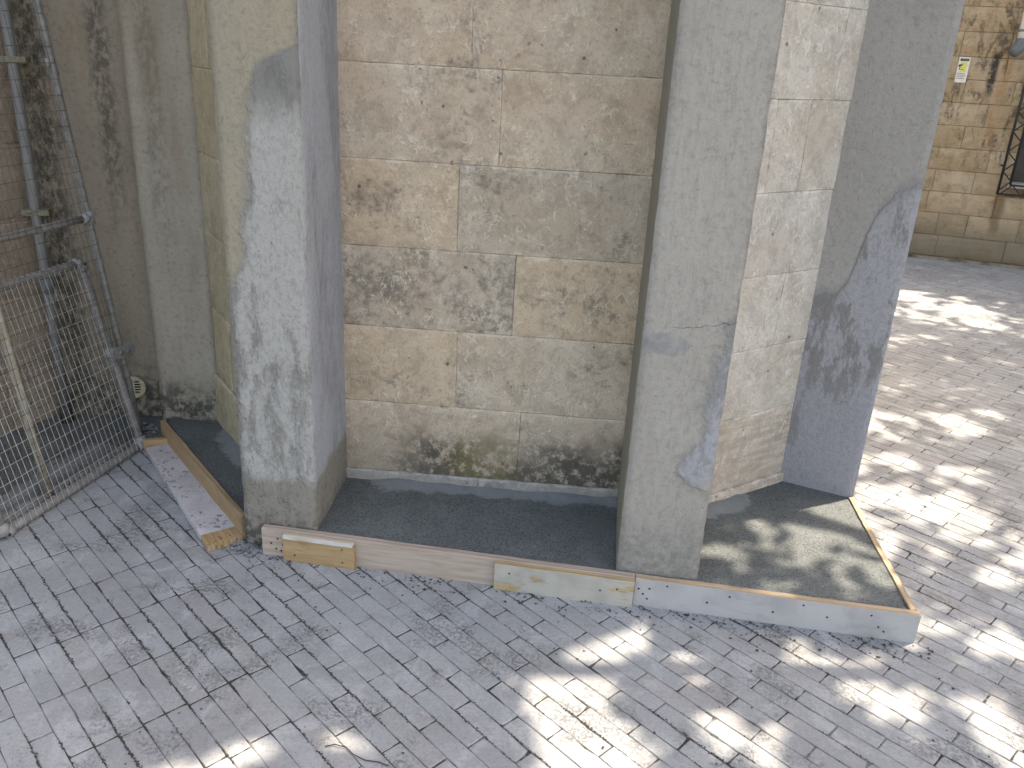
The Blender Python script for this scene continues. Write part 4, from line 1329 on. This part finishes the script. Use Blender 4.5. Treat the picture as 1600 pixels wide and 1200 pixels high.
# ================================================================ loose bits
def chip(bm, c, r, rnd, flat=0.6):
    vs_ = []
    for dx, dy, dz in ((1, 0, 0), (-1, 0, 0), (0, 1, 0), (0, -1, 0), (0, 0, 1), (0, 0, -1)):
        k = r * rnd.uniform(.6, 1.3)
        vs_.append(bm.verts.new((c[0] + dx * k + rnd.uniform(-.2, .2) * r, c[1] + dy * k + rnd.uniform(-.2, .2) * r, c[2] + dz * k * flat)))
    for a, b, d in ((0, 2, 4), (2, 1, 4), (1, 3, 4), (3, 0, 4), (2, 0, 5), (1, 2, 5), (3, 1, 5), (0, 3, 5)):
        bm.faces.new((vs_[a], vs_[b], vs_[d]))
rnd = random.Random(77)
bm = bmesh.new()
for i in range(1500):                                   # grit swept against the boards
    s = rnd.uniform(-0.1, BL + .05)
    off = -abs(rnd.gauss(0, 0.05)) - 0.008
    if n3((s, 0, 0), 6) + rnd.uniform(-.5, .5) < (-.05 if s > 1.1 else .15): continue
    p = bp(s, off)
    r = min(0.006, rnd.expovariate(1 / 0.0016) + 0.0008)
    chip(bm, (p.x, p.y, 0.0012 + r * .3), r, rnd)
for i in range(2600):                                   # crumbs over the paving
    x, y = rnd.uniform(-1.6, 2.2), rnd.uniform(1.2, 3.2)
    if any(inside((x, y), p) for p in COVER): continue
    if n3((x, y, 0), 2.6, 4.0) + 0.5 * n3((x, y, 0), 9, 4.0) + rnd.uniform(-.25, .25) < 0.18: continue
    r = min(0.005, rnd.expovariate(1 / 0.0011) + 0.0006)
    chip(bm, (x, y, 0.001 + r * .3), r, rnd)
for ri, v in enumerate(rows):                           # mossy dirt standing in the joints
    for u_ in range(int(5.2 / 0.0045)):
        u = -1.2 + u_ * 0.0045
        c = U * u + V * v
        if c.y < 1.2 or c.y > 3.3 or c.x < -1.9 or c.x > 2.0: continue
        k = n3((u * 1.0, v * 3.0, 0), 3.2, 9.0) + 0.45 * n3((u, v * 2, 0), 14, 2.0) - 0.16 * (c.x - 0.1)
        if k < 0.10 or rnd.random() > 0.25 + k * 1.6: continue
        if any(inside(c, p) for p in COVER): continue
        r = rnd.uniform(0.0010, 0.0032) * (0.7 + min(0.9, k))
        c = c + V * rnd.gauss(0, 0.0013 + 0.0012 * max(0, k))
        chip(bm, (c.x, c.y, 0.0005 + r * .2), r, rnd, 0.7)
gt = link('grit', bm_me('grit', bm), M['grit'])
gt['kind'] = 'stuff'; gt['label'] = 'dark grit and crumbs strewn over the pavers'; gt['category'] = 'grit'
bm = bmesh.new()
for i in range(70):                                     # broken mortar at the foot of the pale buttress
    x, y = rnd.gauss(-0.865, 0.028), rnd.gauss(2.425, 0.022)
    r = rnd.uniform(0.004, 0.015)
    chip(bm, (x, y, r * .45), r, rnd, 0.7)
for i in range(25):
    x, y = rnd.gauss(-1.52, 0.03), rnd.gauss(3.26, 0.03)
    r = rnd.uniform(0.005, 0.016)
    chip(bm, (x, y, 0.03 + r * .4), r, rnd, 0.7)
rbl = link('rubble', bm_me('rubble', bm), M['rubble'])
rbl['kind'] = 'stuff'; rbl['label'] = 'grey mortar crumbs at the foot of the pale buttress'; rbl['category'] = 'rubble'
# thin wire on the paving
wr = tube('wire', [(-0.408, 1.583, .004), (-0.385, 1.590, .006), (-0.355, 1.583, .005), (-0.335, 1.562, .006), (-0.305, 1.548, .004), (-0.27, 1.545, .003), (-0.245, 1.535, .004)], 0.0014, M['iron'], None, 6)
tag(wr, 'thin curved black wire lying on the pavers', 'wire')

# ================================================================ trees (their crowns shade the yard)
def tree(label, base, crown_c, crown_r, n_clump, seed):
    rnd = random.Random(seed)
    t = thing('tree', label, 'tree', 'trees shading the yard', (base[0], base[1], 0))
    inv_ = Matrix.Translation((-base[0], -base[1], 0))
    bm = bmesh.new()
    fork = Vector((base[0] + (crown_c[0] - base[0]) * .35, base[1] + (crown_c[1] - base[1]) * .35, crown_c[2] * 0.52))
    b0 = Vector((base[0], base[1], -0.1))
    def limb(a, b, ra, rb_, seg=8, k=7):
        pts = []
        side = Vector((rnd.uniform(-1, 1), rnd.uniform(-1, 1), rnd.uniform(-.3, .6))) * (b - a).length * 0.10
        for i in range(k + 1):
            q = i / k
            pts.append(a.lerp(b, q) + side * math.sin(q * math.pi))
        rings = []
        for i, p in enumerate(pts):
            a_ = pts[max(0, i - 1)]; b_ = pts[min(k, i + 1)]
            tt = (b_ - a_).normalized(); ref = Vector((1, 0, 0)) if abs(tt.x) < .8 else Vector((0, 1, 0))
            u = tt.cross(ref).normalized(); w = tt.cross(u)
            r_ = ra + (rb_ - ra) * i / k
            rings.append([bm.verts.new(p + (u * math.cos(2 * math.pi * j / seg) + w * math.sin(2 * math.pi * j / seg)) * r_) for j in range(seg)])
        for x_, y_ in zip(rings, rings[1:]):
            for j in range(seg): bm.faces.new((x_[j], x_[(j + 1) % seg], y_[(j + 1) % seg], y_[j]))
        return pts
    limb(b0, fork, 0.20, 0.14, 12)
    clumps = []
    mains = []
    for i in range(9):
        an = i / 9 * 2 * math.pi + rnd.uniform(-.3, .3)
        rr_ = rnd.uniform(.45, .85)
        e = Vector((crown_c[0] + math.cos(an) * crown_r[0] * rr_, crown_c[1] + math.sin(an) * crown_r[1] * rr_, crown_c[2] + rnd.uniform(-.3, .6) * crown_r[2]))
        mains.append(limb(fork, e, 0.085, 0.022))
    while len(clumps) < n_clump:
        x, y, z = (rnd.uniform(-1, 1) for _ in range(3))
        if x * x + y * y + z * z > 1: continue
        p = Vector((crown_c[0] + x * crown_r[0], crown_c[1] + y * crown_r[1], crown_c[2] + z * crown_r[2]))
        if mnoise.noise(p * 0.55 + Vector((seed, 0, 0))) + rnd.uniform(-.35, .35) < -0.12: continue
        clumps.append(p)
    for p in clumps[::3]:
        near = min((q for mpts in mains for q in mpts[2:]), key=lambda q: (q - p).length)
        limb(near, p, 0.014, 0.004, 5, 3)
    o = link('trunk', bm_me('trunk', bm, True), M['bark'], t); o.matrix_parent_inverse = inv_
    verts, faces = [], []
    for p in clumps:
        for i in range(rnd.randrange(22, 40)):
            d_ = Vector((rnd.gauss(0, 1), rnd.gauss(0, 1), rnd.gauss(0, .7))) * 0.19
            c = p + d_
            gx_, gy_ = shade_spot(c)
            if any((gx_ - a) ** 2 + (gy_ - b_) ** 2 < (r_ + .03) ** 2 for a, b_, r_ in GAPS): continue
            L = rnd.uniform(0.05, 0.10); Wd = L * rnd.uniform(.42, .6)
            q = Matrix.Rotation(rnd.uniform(0, 6.28), 3, 'Z') @ Matrix.Rotation(rnd.gauss(0, .6), 3, 'X') @ Matrix.Rotation(rnd.gauss(0.2, .5), 3, 'Y')
            b = len(verts)
            for x, y, z in ((-L, 0, 0), (-.35 * L, -Wd, .012), (.45 * L, -Wd * .8, .006), (L, 0, -.012), (.45 * L, Wd * .8, .006), (-.35 * L, Wd, .012)):
                verts.append(c + q @ Vector((x, y, z)))
            faces.append((b, b + 1, b + 2, b + 3)); faces.append((b, b + 3, b + 4, b + 5))
    o = link('crown', me_from('crown', verts, faces), M['leaf'], t); o.matrix_parent_inverse = inv_
    return t
GAPS = [(0.31, 1.93, .13), (0.22, 1.76, .13), (0.17, 1.87, .10), (0.31, 1.70, .13), (0.37, 1.58, .13), (0.24, 1.60, .10), (0.45, 2.08, .08), (0.60, 1.97, .07), (0.65, 1.76, .075),
        (0.95, 2.02, .10), (1.06, 1.96, .11), (1.14, 1.88, .10), (1.40, 1.86, .09), (1.40, 1.74, .10), (-0.31, 1.64, .07), (-0.52, 1.60, .06), (-0.60, 1.56, .05), (-0.69, 1.51, .06),
        (1.55, 2.48, .07), (1.62, 2.16, .08), (1.42, 2.92, .12), (1.75, 2.52, .07), (0.75, 1.66, .05), (1.62, 3.1, .12), (1.85, 3.0, .10), (1.55, 3.4, .14), (1.8, 3.45, .10), (2.05, 3.35, .09), (2.3, 3.9, .14), (1.75, 3.9, .16),
        (0.72, 2.45, .08), (0.88, 2.61, .07), (1.03, 2.75, .06), (0.92, 2.42, .05), (1.13, 2.57, .07), (1.16, 2.42, .06), (1.20, 2.27, .07), (0.82, 2.31, .045)]
GAPS = [(x - .06, y - .03, r * (0.36 if (y > 2.2 + .14 * (1.2 - x) and y < 2.8 and x < 1.26) else 0.80)) for x, y, r in GAPS]      # openings cut in the crowns so sun patches land at these spots
def shade_spot(p): return p.x - p.z * sdir.x / sdir.z, p.y - p.z * sdir.y / sdir.z
tree('broadleaf tree with a spreading crown over the front of the yard', (5.2, 1.9), (3.6, 3.0, 4.5), (2.6, 2.1, 0.6), 380, 5)
tree('broadleaf tree beside the ochre building with a crown over the yard', (7.2, 5.0), (6.3, 6.0, 4.8), (2.8, 2.5, 0.9), 150, 8)
